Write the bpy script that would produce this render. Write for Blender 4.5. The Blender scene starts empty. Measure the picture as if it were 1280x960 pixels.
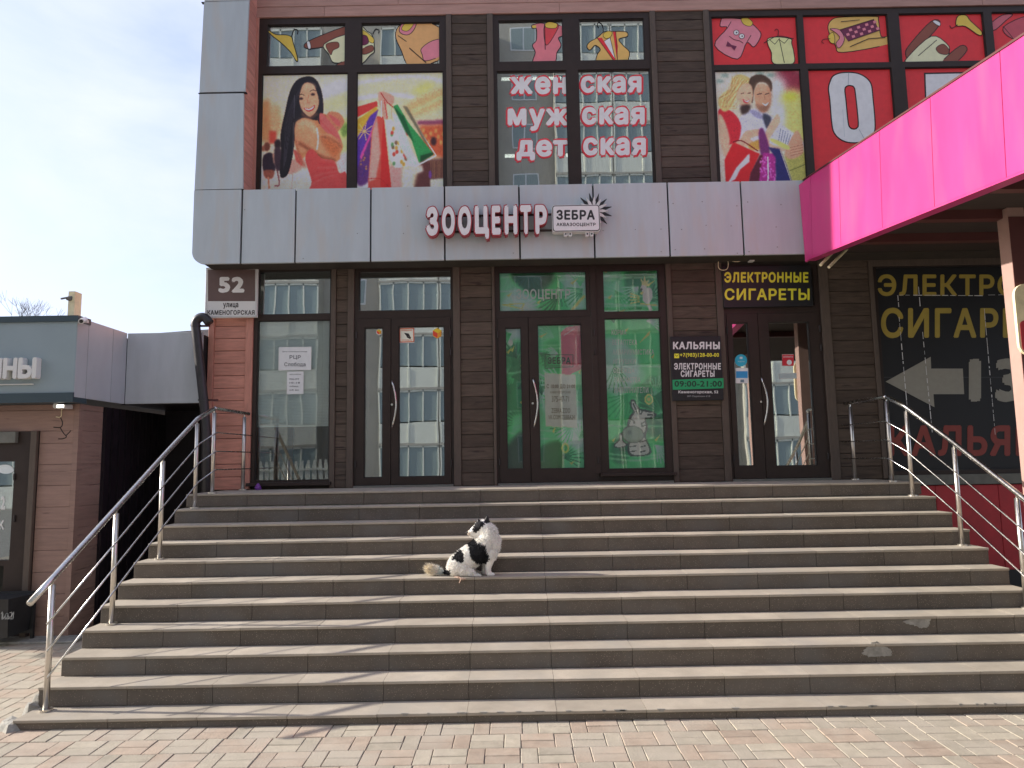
import bpy, math, random
import numpy as np
from mathutils import Vector, Matrix
from mathutils.geometry import tessellate_polygon
random.seed(7); np.random.seed(7)
SC = bpy.context.scene
COL = SC.collection
# ---------------------------------------------------------------- camera
EYE = 2.05                       # lens height above the pavement
F = 870.0                        # focal length in photo pixels (1280 wide)
PITCH, ROLL = 0.1089, 0.0171
def _axes():
    cp, sp = math.cos(PITCH), math.sin(PITCH)
    cr, sr = math.cos(ROLL), math.sin(ROLL)
    def rot(v): return (cr*v[0]-sr*v[1], sr*v[0]+cr*v[1], v[2])
    return [Vector(rot(v)) for v in ((1, 0, 0), (0, -sp, -cp), (0, cp, -sp))]
AX = _axes()
cd = bpy.data.cameras.new('camera'); cam = bpy.data.objects.new('camera', cd); COL.objects.link(cam)
cd.sensor_width = 36; cd.lens = 36*F/1280; cd.clip_start = .05; cd.clip_end = 2000
R = Matrix((AX[0], AX[1], AX[2]))            # rows: world axes seen from the camera -> camera-to-world
cam.matrix_world = Matrix.Translation((0, 0, EYE)) @ R.to_4x4()
SC.camera = cam
def P(px, py, Y):                # where the sight line of a photo pixel meets the plane y = Y
    c = Vector(((px-640)/F, (480-py)/F, -1)); w = Vector((c.dot(AX[0]), c.dot(AX[1]), c.dot(AX[2])))
    return Vector((w.x*Y/w.y, Y, w.z*Y/w.y+EYE))
def G(px, py, z=0.0):            # ... and a level plane z
    c = Vector(((px-640)/F, (480-py)/F, -1)); w = Vector((c.dot(AX[0]), c.dot(AX[1]), c.dot(AX[2])))
    t = (z-EYE)/w.z
    return Vector((w.x*t, w.y*t, z))
# ---------------------------------------------------------------- light
SUN_EL, SUN_AZ = math.radians(25), math.radians(-84.7)     # azimuth from +Y clockwise: far left, a little behind the facade
world = bpy.data.worlds.new('World'); SC.world = world; world.use_nodes = True
nt = world.node_tree; nt.nodes.clear()
out = nt.nodes.new('ShaderNodeOutputWorld'); bg = nt.nodes.new('ShaderNodeBackground'); sky = nt.nodes.new('ShaderNodeTexSky')
sky.sky_type = 'NISHITA'; sky.sun_disc = False; sky.sun_elevation = SUN_EL; sky.sun_rotation = SUN_AZ
sky.air_density = 1.0; sky.dust_density = 2.2; sky.ozone_density = 1.5; sky.altitude = 200
tc = nt.nodes.new('ShaderNodeTexCoord'); mp = nt.nodes.new('ShaderNodeMapping'); nz = nt.nodes.new('ShaderNodeTexNoise')
mp.inputs['Scale'].default_value = (1.2, 1.2, 3.2); mp.inputs['Rotation'].default_value = (0.2, .3, .5)
nz.inputs['Scale'].default_value = 1.5; nz.inputs['Detail'].default_value = 7; nz.inputs['Roughness'].default_value = .55; nz.inputs['Distortion'].default_value = .6
cr = nt.nodes.new('ShaderNodeValToRGB'); cr.color_ramp.elements[0].position = .34; cr.color_ramp.elements[1].position = .68
cr.color_ramp.elements[0].color = (.25, .25, .25, 1); cr.color_ramp.elements[1].color = (.95, .95, .95, 1)
mx = nt.nodes.new('ShaderNodeMixRGB'); mx.inputs['Color2'].default_value = (4.2, 4.45, 5.9, 1)
L = nt.links.new
L(tc.outputs['Generated'], mp.inputs[0]); L(mp.outputs[0], nz.inputs['Vector']); L(nz.outputs['Fac'], cr.inputs[0])
L(cr.outputs[0], mx.inputs['Fac']); L(sky.outputs[0], mx.inputs['Color1']); L(mx.outputs[0], bg.inputs[0]); L(bg.outputs[0], out.inputs[0])
bg.inputs['Strength'].default_value = .14
sd = bpy.data.lights.new('sun', 'SUN'); so = bpy.data.objects.new('sun', sd); COL.objects.link(so)
sd.energy = 4.6; sd.angle = math.radians(.9); sd.color = (1, .94, .85)
sdir = Vector((math.sin(SUN_AZ)*math.cos(SUN_EL), math.cos(SUN_AZ)*math.cos(SUN_EL), math.sin(SUN_EL)))
so.rotation_euler = sdir.to_track_quat('Z', 'Y').to_euler()
SC.view_settings.view_transform = 'Standard'; SC.view_settings.look = 'None'
SC.view_settings.exposure = 0.74; SC.view_settings.gamma = 1.0
# ---------------------------------------------------------------- colours and materials
GAIN = 0.64                       # how bright a facade surface renders per unit of base colour
def lin(c): return tuple((v/255/12.92 if v/255 <= .04045 else ((v/255+.055)/1.055)**2.4) for v in c)
def K(r, g, b, gain=GAIN, cap=.86): return tuple(min(cap, v/gain) for v in lin((r, g, b)))
MATS = {}
def mat(name, col, rough=.6, metal=0, noise=None, amt=.25, bump=0, bscale=None, rnd=0, spec=.5, stretch=(1, 1, 1), speck=None, coat=0, dirt=None):
    m = bpy.data.materials.new(name); m.use_nodes = True; n = m.node_tree; b = n.nodes['Principled BSDF']; l = n.links.new
    b.inputs['Base Color'].default_value = (*col, 1); b.inputs['Roughness'].default_value = rough; b.inputs['Metallic'].default_value = metal
    b.inputs['Specular IOR Level'].default_value = spec
    if coat: b.inputs['Coat Weight'].default_value = coat; b.inputs['Coat Roughness'].default_value = .15
    src = None
    geo = n.nodes.new('ShaderNodeNewGeometry'); mpn = n.nodes.new('ShaderNodeMapping'); mpn.inputs['Scale'].default_value = stretch
    l(geo.outputs['Position'], mpn.inputs[0])
    def mixval(prev, fac_socket, lo, hi):
        mr = n.nodes.new('ShaderNodeMapRange'); mr.inputs['To Min'].default_value = lo; mr.inputs['To Max'].default_value = hi
        l(fac_socket, mr.inputs['Value'])
        vm = n.nodes.new('ShaderNodeVectorMath'); vm.operation = 'SCALE'
        if prev is None: vm.inputs[0].default_value = col
        else: l(prev, vm.inputs[0])
        l(mr.outputs[0], vm.inputs['Scale']); return vm.outputs[0]
    if noise:
        t = n.nodes.new('ShaderNodeTexNoise'); t.inputs['Scale'].default_value = noise; t.inputs['Detail'].default_value = 6; t.inputs['Roughness'].default_value = .62
        l(mpn.outputs[0], t.inputs['Vector'])
        mr0 = n.nodes.new('ShaderNodeMapRange'); mr0.inputs['From Min'].default_value = .3; mr0.inputs['From Max'].default_value = .7; l(t.outputs['Fac'], mr0.inputs['Value'])
        src = mixval(src, mr0.outputs[0], 1-amt, 1+amt)
        rr = n.nodes.new('ShaderNodeMapRange'); rr.inputs['To Min'].default_value = max(.02, rough-.1); rr.inputs['To Max'].default_value = min(1, rough+.12)
        l(t.outputs['Fac'], rr.inputs['Value']); l(rr.outputs[0], b.inputs['Roughness'])
    if rnd:
        oi = n.nodes.new('ShaderNodeObjectInfo'); src = mixval(src, oi.outputs['Random'], 1-rnd, 1+rnd)
    if speck:                      # (scale, colour, threshold)
        v = n.nodes.new('ShaderNodeTexVoronoi'); v.inputs['Scale'].default_value = speck[0]; l(geo.outputs['Position'], v.inputs['Vector'])
        ma = n.nodes.new('ShaderNodeMath'); ma.operation = 'LESS_THAN'; ma.inputs[1].default_value = speck[2]; l(v.outputs['Distance'], ma.inputs[0])
        mm = n.nodes.new('ShaderNodeMixRGB'); l(ma.outputs[0], mm.inputs['Fac']); mm.inputs['Color2'].default_value = (*speck[1], 1)
        if src: l(src, mm.inputs['Color1'])
        else: mm.inputs['Color1'].default_value = (*col, 1)
        src = mm.outputs[0]
    if dirt:                       # (scale, colour, lo, hi): stains and worn blotches
        t = n.nodes.new('ShaderNodeTexNoise'); t.inputs['Scale'].default_value = dirt[0]; t.inputs['Detail'].default_value = 5; l(mpn.outputs[0], t.inputs['Vector'])
        q = n.nodes.new('ShaderNodeMapRange'); q.inputs['From Min'].default_value = dirt[2]; q.inputs['From Max'].default_value = dirt[3]; l(t.outputs['Fac'], q.inputs['Value'])
        mm = n.nodes.new('ShaderNodeMixRGB'); l(q.outputs[0], mm.inputs['Fac']); mm.inputs['Color2'].default_value = (*dirt[1], 1)
        if src: l(src, mm.inputs['Color1'])
        else: mm.inputs['Color1'].default_value = (*col, 1)
        src = mm.outputs[0]
    if src: l(src, b.inputs['Base Color'])
    if bump:
        t = n.nodes.new('ShaderNodeTexNoise'); t.inputs['Scale'].default_value = bscale or 60; t.inputs['Detail'].default_value = 4; l(mpn.outputs[0], t.inputs['Vector'])
        bp = n.nodes.new('ShaderNodeBump'); bp.inputs['Strength'].default_value = bump; bp.inputs['Distance'].default_value = .01
        l(t.outputs['Fac'], bp.inputs['Height']); l(bp.outputs[0], b.inputs['Normal'])
    MATS[name] = m; return m
def glass_mat(name, tint, base, rough=0.0, wav=.0):
    m = bpy.data.materials.new(name); m.use_nodes = True; n = m.node_tree; n.nodes.clear(); l = n.links.new
    o = n.nodes.new('ShaderNodeOutputMaterial'); tr = n.nodes.new('ShaderNodeBsdfTransparent'); gl = n.nodes.new('ShaderNodeBsdfGlossy')
    tr.inputs[0].default_value = (*tint, 1); gl.inputs['Roughness'].default_value = rough; gl.inputs['Color'].default_value = (.93, .97, .96, 1)
    fr = n.nodes.new('ShaderNodeFresnel'); fr.inputs[0].default_value = 1.5
    ad = n.nodes.new('ShaderNodeMath'); ad.operation = 'ADD'; ad.inputs[1].default_value = base; ad.use_clamp = True
    mxx = n.nodes.new('ShaderNodeMixShader'); l(fr.outputs[0], ad.inputs[0]); l(ad.outputs[0], mxx.inputs[0]); l(tr.outputs[0], mxx.inputs[1]); l(gl.outputs[0], mxx.inputs[2])
    if wav:
        g = n.nodes.new('ShaderNodeNewGeometry'); t = n.nodes.new('ShaderNodeTexNoise'); t.inputs['Scale'].default_value = 1.6; t.inputs['Detail'].default_value = 1
        bp = n.nodes.new('ShaderNodeBump'); bp.inputs['Strength'].default_value = wav; bp.inputs['Distance'].default_value = .02
        l(g.outputs['Position'], t.inputs['Vector']); l(t.outputs['Fac'], bp.inputs['Height']); l(bp.outputs[0], gl.inputs['Normal'])
    l(mxx.outputs[0], o.inputs[0]); MATS[name] = m; return m
def print_mat(name, rough=.55, coat=0.0, vary=.06):
    m = bpy.data.materials.new(name); m.use_nodes = True; n = m.node_tree; b = n.nodes['Principled BSDF']; l = n.links.new
    a = n.nodes.new('ShaderNodeAttribute'); a.attribute_name = 'Col'; b.inputs['Roughness'].default_value = rough
    b.inputs['Coat Weight'].default_value = coat
    g = n.nodes.new('ShaderNodeNewGeometry'); t = n.nodes.new('ShaderNodeTexNoise'); t.inputs['Scale'].default_value = 14; t.inputs['Detail'].default_value = 5; l(g.outputs['Position'], t.inputs['Vector'])
    mr = n.nodes.new('ShaderNodeMapRange'); mr.inputs['To Min'].default_value = 1-vary*2; mr.inputs['To Max'].default_value = 1+vary*2; l(t.outputs['Fac'], mr.inputs['Value'])
    v = n.nodes.new('ShaderNodeVectorMath'); v.operation = 'SCALE'; l(a.outputs['Color'], v.inputs[0]); l(mr.outputs[0], v.inputs['Scale']); l(v.outputs[0], b.inputs['Base Color'])
    MATS[name] = m; return m
print_mat('printed_film'); print_mat('printed_board', .4); print_mat('fur_coat', .9, 0, .03)
mat('dark_planks', K(72, 62, 54), .65, noise=3, amt=.27, bump=.35, bscale=14, rnd=.2, stretch=(1.2, 1, 9), spec=.2, dirt=(2.6, K(48, 40, 37), .60, .72))
mat('dark_trim', K(76, 66, 58), .6, noise=6, amt=.15, bump=.15, bscale=30, spec=.35, stretch=(6, 1, 1))
mat('red_planks', K(166, 116, 102), .65, noise=3, amt=.2, bump=.4, bscale=14, rnd=.1, stretch=(1.2, 1, 9), spec=.3)
mat('red_trim', K(160, 112, 98), .65, noise=5, amt=.15, bump=.2, bscale=20, spec=.3, stretch=(6, 1, 1))
mat('salmon_boards', K(150, 118, 108), .65, noise=2.5, amt=.15, bump=.25, bscale=12, spec=.3, stretch=(1, 1, 8), rnd=.06)
mat('brown_frame', K(45, 36, 32), .42, noise=8, amt=.12, spec=.3)
mat('brown_frame_deep', K(34, 28, 26), .5, noise=8, amt=.1)
mat('grey_composite', K(155, 162, 165), .42, noise=2.2, amt=.055, bump=.05, bscale=3, rnd=.035, spec=.4, stretch=(3.0, 1, .5), dirt=(2.4, K(158, 156, 152), .5, .8))
mat('black_gap', (.012, .012, .013), .8)
mat('soffit_brown', K(50, 44, 38), .8, noise=6, amt=.3, stretch=(1, 1, 6))
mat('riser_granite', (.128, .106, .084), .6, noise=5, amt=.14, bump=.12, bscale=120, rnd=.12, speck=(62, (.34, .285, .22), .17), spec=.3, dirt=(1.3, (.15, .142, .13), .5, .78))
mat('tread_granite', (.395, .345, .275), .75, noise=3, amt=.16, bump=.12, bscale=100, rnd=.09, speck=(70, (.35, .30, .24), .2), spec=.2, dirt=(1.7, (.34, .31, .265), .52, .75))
mat('cement', (.30, .285, .25), .9, noise=14, amt=.3, bump=.6, bscale=40)
mat('paver_pink', (.37, .29, .22), .85, noise=9, amt=.15, bump=.3, bscale=60, rnd=.13, dirt=(2.2, (.40, .35, .28), .42, .7))
mat('paver_grey', (.37, .325, .25), .85, noise=9, amt=.15, bump=.3, bscale=60, rnd=.13, dirt=(2.2, (.40, .35, .28), .42, .7))
mat('joint_sand', (.19, .165, .13), .95, noise=20, amt=.3)
mat('asphalt', (.13, .125, .115), .9, noise=4, amt=.25, bump=.3, bscale=50)
mat('steel', (.62, .6, .56), .24, 1, noise=30, amt=.06)
mat('steel_post', (.66, .62, .56), .33, 1, noise=30, amt=.06)
mat('pink_panel', (.60, .052, .215), .38, noise=1.6, amt=.06, spec=.4, rnd=.04, bump=.03, bscale=2, stretch=(1, 2.5, .5), dirt=(1.4, (.56, .085, .22), .5, .75))
mat('maroon_paint', K(74, 40, 38), .5, noise=5, amt=.12)
mat('post_paint', (.40, .255, .215), .5, noise=5, amt=.08)
mat('canopy_deck', (.05, .034, .028), .8, noise=3, amt=.3, stretch=(1, 6, 1))
mat('interior', (.05, .055, .055), .9)
mat('interior_pale', (.30, .34, .34), .9)
mat('curtain', (.46, .45, .37), .9, noise=12, amt=.3, stretch=(8, 1, .4))
mat('blinds', (.80, .86, .86), .8, noise=4, amt=.05)
mat('white_plastic', (.72, .71, .68), .4)
mat('white_letter', (.83, .80, .80), .4, noise=8, amt=.03)
mat('red_letter', (.40, .035, .05), .35)
mat('black_paint', (.015, .015, .017), .5)
mat('bin_black', (.016, .017, .019), .5, noise=8, amt=.3, bump=.1)
mat('black_cladding', (.017, .012, .016), .4, noise=5, amt=.3)
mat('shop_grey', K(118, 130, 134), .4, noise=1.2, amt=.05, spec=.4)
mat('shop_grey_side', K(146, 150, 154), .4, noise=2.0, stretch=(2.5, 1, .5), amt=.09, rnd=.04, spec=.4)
mat('shop_trim', K(42, 56, 62), .45)
mat('shop_planks', K(122, 98, 88), .7, noise=3, amt=.14, bump=.2, bscale=14, rnd=.07, stretch=(1, 1, 8), dirt=(3.2, K(86, 66, 60), .62, .78))
mat('drainpipe', (.035, .032, .034), .4, noise=10, amt=.2)
mat('aged_plastic', K(196, 184, 150), .6, noise=10, amt=.15)
mat('red_base', (.50, .03, .04), .55, noise=4, amt=.14, bump=.05)
mat('sill_grey', K(92, 92, 86), .7, noise=6, amt=.2)
mat('bark', (.12, .10, .08), .9)
mat('far_wall', (.46, .43, .36), .8, noise=1, amt=.08)
mat('far_panel', (.78, .78, .66), .6, noise=2, amt=.05)
mat('far_glass', (.30, .36, .34), .3, spec=.6)
mat('far_frame', (.75, .76, .74), .5)
mat('purple_foil', (.18, .04, .30), .35, noise=60, amt=.6)
mat('dog_nose', (.02, .015, .015), .4)
mat('skin_pink', (.52, .36, .27), .8)
glass_mat('pane_clear', (.82, .88, .88), .08, 0, .03)
glass_mat('pane_mirror', (.62, .68, .68), .40, 0, .04)
glass_mat('pane_soft', (.95, .97, .97), .07, 0, .04)
glass_mat('pane_film', (.97, .98, .97), .035, 0, .05)
e = bpy.data.materials.new('lamp_glow'); e.use_nodes = True; eb = e.node_tree.nodes['Principled BSDF']
eb.inputs['Emission Color'].default_value = (1, .93, .82, 1); eb.inputs['Emission Strength'].default_value = 2.2; MATS['lamp_glow'] = e
# ---------------------------------------------------------------- objects
ORG = {}
def thing(name, label, cat, loc, group=None):
    o = bpy.data.objects.new(name, None); o.empty_display_size = .1; COL.objects.link(o); o.location = loc
    o['label'] = label; o['category'] = cat
    if group: o['group'] = group
    ORG[o.name] = Vector(loc); return o
def tag(o, label, cat, group=None):
    o['label'] = label; o['category'] = cat
    if group: o['group'] = group
    return o
class MB:
    def __init__(s): s.v = []; s.f = []; s.c = None
    def add(s, vs, fs):
        k = len(s.v); s.v += [tuple(v) for v in vs]; s.f += [tuple(i+k for i in f) for f in fs]; return s
    def box(s, x0, x1, y0, y1, z0, z1):
        vs = [(x, y, z) for x in (x0, x1) for y in (y0, y1) for z in (z0, z1)]
        return s.add(vs, [(0, 1, 3, 2), (4, 6, 7, 5), (0, 4, 5, 1), (2, 3, 7, 6), (0, 2, 6, 4), (1, 5, 7, 3)])
    def slab(s, x0, x1, y0, y1, z0, z1, b=.004):      # a board whose face (towards -y) has bevelled edges
        vs = [(x0, y1, z0), (x1, y1, z0), (x1, y1, z1), (x0, y1, z1), (x0, y0+b, z0), (x1, y0+b, z0), (x1, y0+b, z1), (x0, y0+b, z1),
              (x0+b, y0, z0+b), (x1-b, y0, z0+b), (x1-b, y0, z1-b), (x0+b, y0, z1-b)]
        return s.add(vs, [(8, 9, 10, 11), (4, 5, 9, 8), (5, 6, 10, 9), (6, 7, 11, 10), (7, 4, 8, 11), (0, 1, 5, 4), (1, 2, 6, 5), (2, 3, 7, 6), (3, 0, 4, 7), (3, 2, 1, 0)])
    def tile(s, x0, x1, y0, y1, z0, z1, b=.004):      # bevelled on its top
        vs = [(x0, y0, z0), (x1, y0, z0), (x1, y1, z0), (x0, y1, z0), (x0, y0, z1-b), (x1, y0, z1-b), (x1, y1, z1-b), (x0, y1, z1-b),
              (x0+b, y0+b, z1), (x1-b, y0+b, z1), (x1-b, y1-b, z1), (x0+b, y1-b, z1)]
        return s.add(vs, [(8, 9, 10, 11), (4, 5, 9, 8), (5, 6, 10, 9), (6, 7, 11, 10), (7, 4, 8, 11), (0, 1, 5, 4), (1, 2, 6, 5), (2, 3, 7, 6), (3, 0, 4, 7)])
    def tube(s, pts, r, n=10, r2=None, cap=True):
        pts = [Vector(p) for p in pts]; m = len(pts); rings = []
        up = None
        for i, p in enumerate(pts):
            d = (pts[min(i+1, m-1)]-pts[max(i-1, 0)]).normalized()
            if up is None: up = Vector((0, 0, 1)) if abs(d.z) < .9 else Vector((0, 1, 0))
            a = d.cross(up).normalized(); b = a.cross(d).normalized(); up = b
            rr = r if r2 is None else r+(r2-r)*i/(m-1)
            rings.append([p+a*math.cos(t*2*math.pi/n)*rr+b*math.sin(t*2*math.pi/n)*rr for t in range(n)])
        vs = [v for q in rings for v in q]
        fs = [(i*n+j, i*n+(j+1) % n, (i+1)*n+(j+1) % n, (i+1)*n+j) for i in range(m-1) for j in range(n)]
        if cap: fs += [tuple(range(n))[::-1], tuple((m-1)*n+j for j in range(n))]
        return s.add(vs, fs)
    def prism(s, pts, y0, y1):                        # outline in x-z, from y0 (front) to y1
        n = len(pts); tri = tessellate_polygon([[Vector((p[0], p[1], 0)) for p in pts]])
        vs = [(p[0], y0, p[1]) for p in pts]+[(p[0], y1, p[1]) for p in pts]
        fs = [tuple(t) for t in tri]+[tuple(i+n for i in reversed(t)) for t in tri]+[(i, (i+1) % n, (i+1) % n+n, i+n) for i in range(n)]
        return s.add(vs, fs)
    def mesh(s, name, m, org=(0, 0, 0), smooth=False):
        me = bpy.data.meshes.new(name); o = Vector(org)
        me.from_pydata([(v[0]-o.x, v[1]-o.y, v[2]-o.z) for v in s.v], [], s.f)
        if m: me.materials.append(MATS[m] if isinstance(m, str) else m)
        if s.c is not None:
            ca = me.color_attributes.new('Col', 'FLOAT_COLOR', 'CORNER'); arr = []
            for poly, c in zip(s.f, s.c): arr += [c[0], c[1], c[2], 1.0]*len(poly)
            ca.data.foreach_set('color', arr)
        me.update()
        import bmesh
        bm = bmesh.new(); bm.from_mesh(me)
        if s.c is None: bmesh.ops.recalc_face_normals(bm, faces=bm.faces)
        bm.to_mesh(me); bm.free()
        if smooth: me.polygons.foreach_set('use_smooth', [True]*len(me.polygons))
        return me
    def build(s, name, m, parent=None, org=None, smooth=False):
        if parent is not None: o0 = ORG[parent.name]
        else: o0 = Vector((0, 0, 0))
        if org is None: org = o0 if parent is not None else (Vector((0, 0, 0)) if not s.v else Vector((sum(v[0] for v in s.v)/len(s.v), sum(v[1] for v in s.v)/len(s.v), min(v[2] for v in s.v))))
        me = s.mesh(name, m, org, smooth); o = bpy.data.objects.new(name, me); COL.objects.link(o)
        ORG[o.name] = Vector(org)
        if parent is not None: o.parent = parent
        o.location = Vector(org)-o0
        return o
def place(name, me, loc, parent, rot=None):
    o = bpy.data.objects.new(name, me); COL.objects.link(o); o.parent = parent; o.location = Vector(loc)-ORG[parent.name]
    if rot: o.rotation_euler = rot
    ORG[o.name] = Vector(loc); return o
# ---- writing (the built-in font, as mesh)
_T = {}; _ADV = {}
from mathutils.geometry import delaunay_2d_cdt
def _outline(t):                 # the closed contours of a string in the built-in font
    c = bpy.data.curves.new('t', 'FONT'); c.body = t; c.size = 1; c.fill_mode = 'NONE'; c.resolution_u = 3
    o = bpy.data.objects.new('t', c); COL.objects.link(o); bpy.context.view_layer.update()
    me = bpy.data.meshes.new_from_object(o.evaluated_get(bpy.context.evaluated_depsgraph_get()))
    vs = [(v.co.x, v.co.y) for v in me.vertices]; es = [tuple(e_.vertices) for e_ in me.edges]
    bpy.data.objects.remove(o); bpy.data.curves.remove(c); bpy.data.meshes.remove(me)
    nb = {}
    for a, b in es: nb.setdefault(a, []).append(b); nb.setdefault(b, []).append(a)
    seen = set(); loops = []
    for st_ in sorted(nb):
        if st_ in seen: continue
        lp = [st_]; seen.add(st_); cur = st_+1 if st_+1 in nb[st_] else nb[st_][0]
        while cur not in seen:
            lp.append(cur); seen.add(cur); nx = [q for q in nb[cur] if q not in seen]
            if not nx: break
            cur = nx[0]
        if len(lp) > 2: loops.append([vs[q] for q in lp])
    return loops
def _adv(ch):
    if ch not in _ADV:
        mxx_ = lambda t: max(p[0] for l_ in _outline(t) for p in l_)
        if 'HH' not in _ADV: _ADV['HH'] = mxx_('НН')
        _ADV[ch] = mxx_('Н'+ch+'Н')-_ADV['HH']
    return _ADV[ch]
def glyph(ch, bold):             # union of the contours (and of their shifted copies when bold), cleanly triangulated
    k = (ch, bold)
    if k in _T: return _T[k]
    if ch == ' ': _T[k] = ([], []); return _T[k]
    loops = _outline(ch); offs = [(0, 0)]
    if bold > .012: offs += [(bold*math.cos(i*math.pi/3+.2), bold*math.sin(i*math.pi/3+.2)) for i in range(6)]
    V_ = []; E_ = []
    for dx, dy in offs:
        for lp in loops:
            n0 = len(V_); V_ += [Vector((p[0]+dx, p[1]+dy)) for p in lp]; E_ += [(n0+i, n0+(i+1) % len(lp)) for i in range(len(lp))]
    r = delaunay_2d_cdt(V_, E_, [], 0, 1e-6); ov = [(v.x, v.y) for v in r[0]]; tr = [tuple(f) for f in r[2]]
    C = np.array([[(ov[f[0]][d_]+ov[f[1]][d_]+ov[f[2]][d_])/3 for d_ in (0, 1)] for f in tr]); ins = np.zeros(len(tr), bool)
    for dx, dy in offs:
        wn = np.zeros(len(tr), int); X, Y = C[:, 0]-dx, C[:, 1]-dy
        for lp in loops:
            for i in range(len(lp)):
                xa, ya = lp[i-1]; xb, yb = lp[i]
                if ya == yb: continue
                hit = ((ya > Y) != (yb > Y)) & (X < (xb-xa)*(Y-ya)/(yb-ya)+xa); wn += np.where(hit, 1 if yb > ya else -1, 0)
        ins |= wn != 0
    tr = [f for f, q in zip(tr, ins) if q]; used = sorted({a for f in tr for a in f}); mp_ = {a: i for i, a in enumerate(used)}
    _T[k] = ([ov[a] for a in used], [tuple(mp_[a] for a in f) for f in tr]); return _T[k]
def text_geo(t, bold=.02, extrude=0):
    k = (t, bold, 'str')
    if k in _T: return _T[k]
    V_, Fs, pen = [], [], 0
    for ch in t:
        gv, gf_ = glyph(ch, round(bold, 4)); n0 = len(V_); V_ += [(x+pen, y) for x, y in gv]; Fs += [tuple(a+n0 for a in f) for f in gf_]
        pen += _adv(ch)*(1.04+bold*1.6)
    vs = np.array(V_); lo = vs.min(0); hi = vs.max(0); _T[k] = ((vs-lo)/np.maximum(hi-lo, 1e-9), Fs); return _T[k]
def text_mb(mb, t, x0, x1, z0, z1, y0, y1, bold=.02, lean=0):
    vs, fs = text_geo(t, bold); n = len(vs)
    o = [(x0+(x1-x0)*v[0], y0, z0+(z1-z0)*v[1]) for v in vs]+[(x0+(x1-x0)*v[0], y1, z0+(z1-z0)*v[1]) for v in vs]
    ec = {}
    for f in fs:
        for a, b in ((f[0], f[1]), (f[1], f[2]), (f[2], f[0])): ec[(a, b)] = 1
    sd_ = [(a, b, b+n, a+n) for (a, b) in ec if (b, a) not in ec]
    mb.add(o, list(fs)+[tuple(a+n for a in reversed(f)) for f in fs]+sd_); return mb
# ---- flat print: coloured shapes laid in thin layers on a board or film
def smooth_path(pts, closed=True, k=4):
    n = len(pts); o = []
    rng = range(n) if closed else range(n-1)
    for i in rng:
        p0, p1, p2, p3 = (pts[(i-1) % n] if closed or i > 0 else pts[0]), pts[i], pts[(i+1) % n], (pts[(i+2) % n] if closed or i+2 < n else pts[-1])
        for t in range(k):
            u = t/k
            o.append(tuple(.5*((2*p1[j])+(-p0[j]+p2[j])*u+(2*p0[j]-5*p1[j]+4*p2[j]-p3[j])*u*u+(-p0[j]+3*p1[j]-3*p2[j]+p3[j])*u**3) for j in (0, 1)))
    if not closed: o.append(pts[-1])
    return o
class Decal(MB):
    def __init__(s, Y, M, clip=None, step=.0004):
        super().__init__(); s.c = []; s.Y = Y; s.M = M; s.k = 0; s.step = step; s.clip = clip
    def _y(s): s.k += 1; return s.Y-s.k*s.step
    def poly(s, pts, col, smooth=False):
        if smooth: pts = smooth_path(pts)
        q = [s.M(*p) for p in pts]; q = [(v[0], v[2]) for v in q]
        if s.clip: q = clip_poly(q, s.clip)
        if len(q) < 3: return s
        y = s._y(); tri = tessellate_polygon([[Vector((p[0], p[1], 0)) for p in q]])
        n0 = len(s.f); s.add([(p[0], y, p[1]) for p in q], [tuple(t) for t in tri]); s.c += [col]*(len(s.f)-n0); return s
    def rect(s, x0, y0, x1, y1, col): return s.poly([(x0, y0), (x1, y0), (x1, y1), (x0, y1)], col)
    def ell(s, cx, cy, rx, ry, col, n=20): return s.poly([(cx+rx*math.cos(i*2*math.pi/n), cy+ry*math.sin(i*2*math.pi/n)) for i in range(n)], col)
    def line(s, pts, w, col, closed=False, smooth=False):
        if smooth: pts = smooth_path(pts, closed)
        if closed: pts = list(pts)+[pts[0]]
        y = s._y()
        for a, b in zip(pts[:-1], pts[1:]):
            A = Vector(s.M(*a)); B = Vector(s.M(*b)); A.y = B.y = 0
            if s.clip and not (s.clip[0] <= A.x <= s.clip[1] and s.clip[2] <= A.z <= s.clip[3] and s.clip[0] <= B.x <= s.clip[1] and s.clip[2] <= B.z <= s.clip[3]): continue
            d = (B-A)
            if d.length < 1e-6: continue
            d.normalize(); nrm = Vector((-d.z, 0, d.x))*w/2; e_ = d*w*.3
            n0 = len(s.f)
            s.add([(v.x, y, v.z) for v in (A-e_+nrm, A-e_-nrm, B+e_-nrm, B+e_+nrm)], [(0, 1, 2, 3)]); s.c += [col]
        return s
    def shape(s, pts, col, w=.012, ink=(.015, .012, .012), smooth=True):
        s.poly(pts, col, smooth); return s.line(pts, w, ink, True, smooth)
    def text(s, t, x0, y0, x1, y1, col, bold=.02):      # box in photo pixels, baseline box of the glyphs
        vs, fs = text_geo(t, bold, 0); y = s._y(); o = []
        for v in vs:
            q = s.M(x0+(x1-x0)*v[0], y1+(y0-y1)*v[1]); o.append((q[0], y, q[2]))
        n0 = len(s.f); s.add(o, fs); s.c += [col]*(len(s.f)-n0); return s
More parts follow.
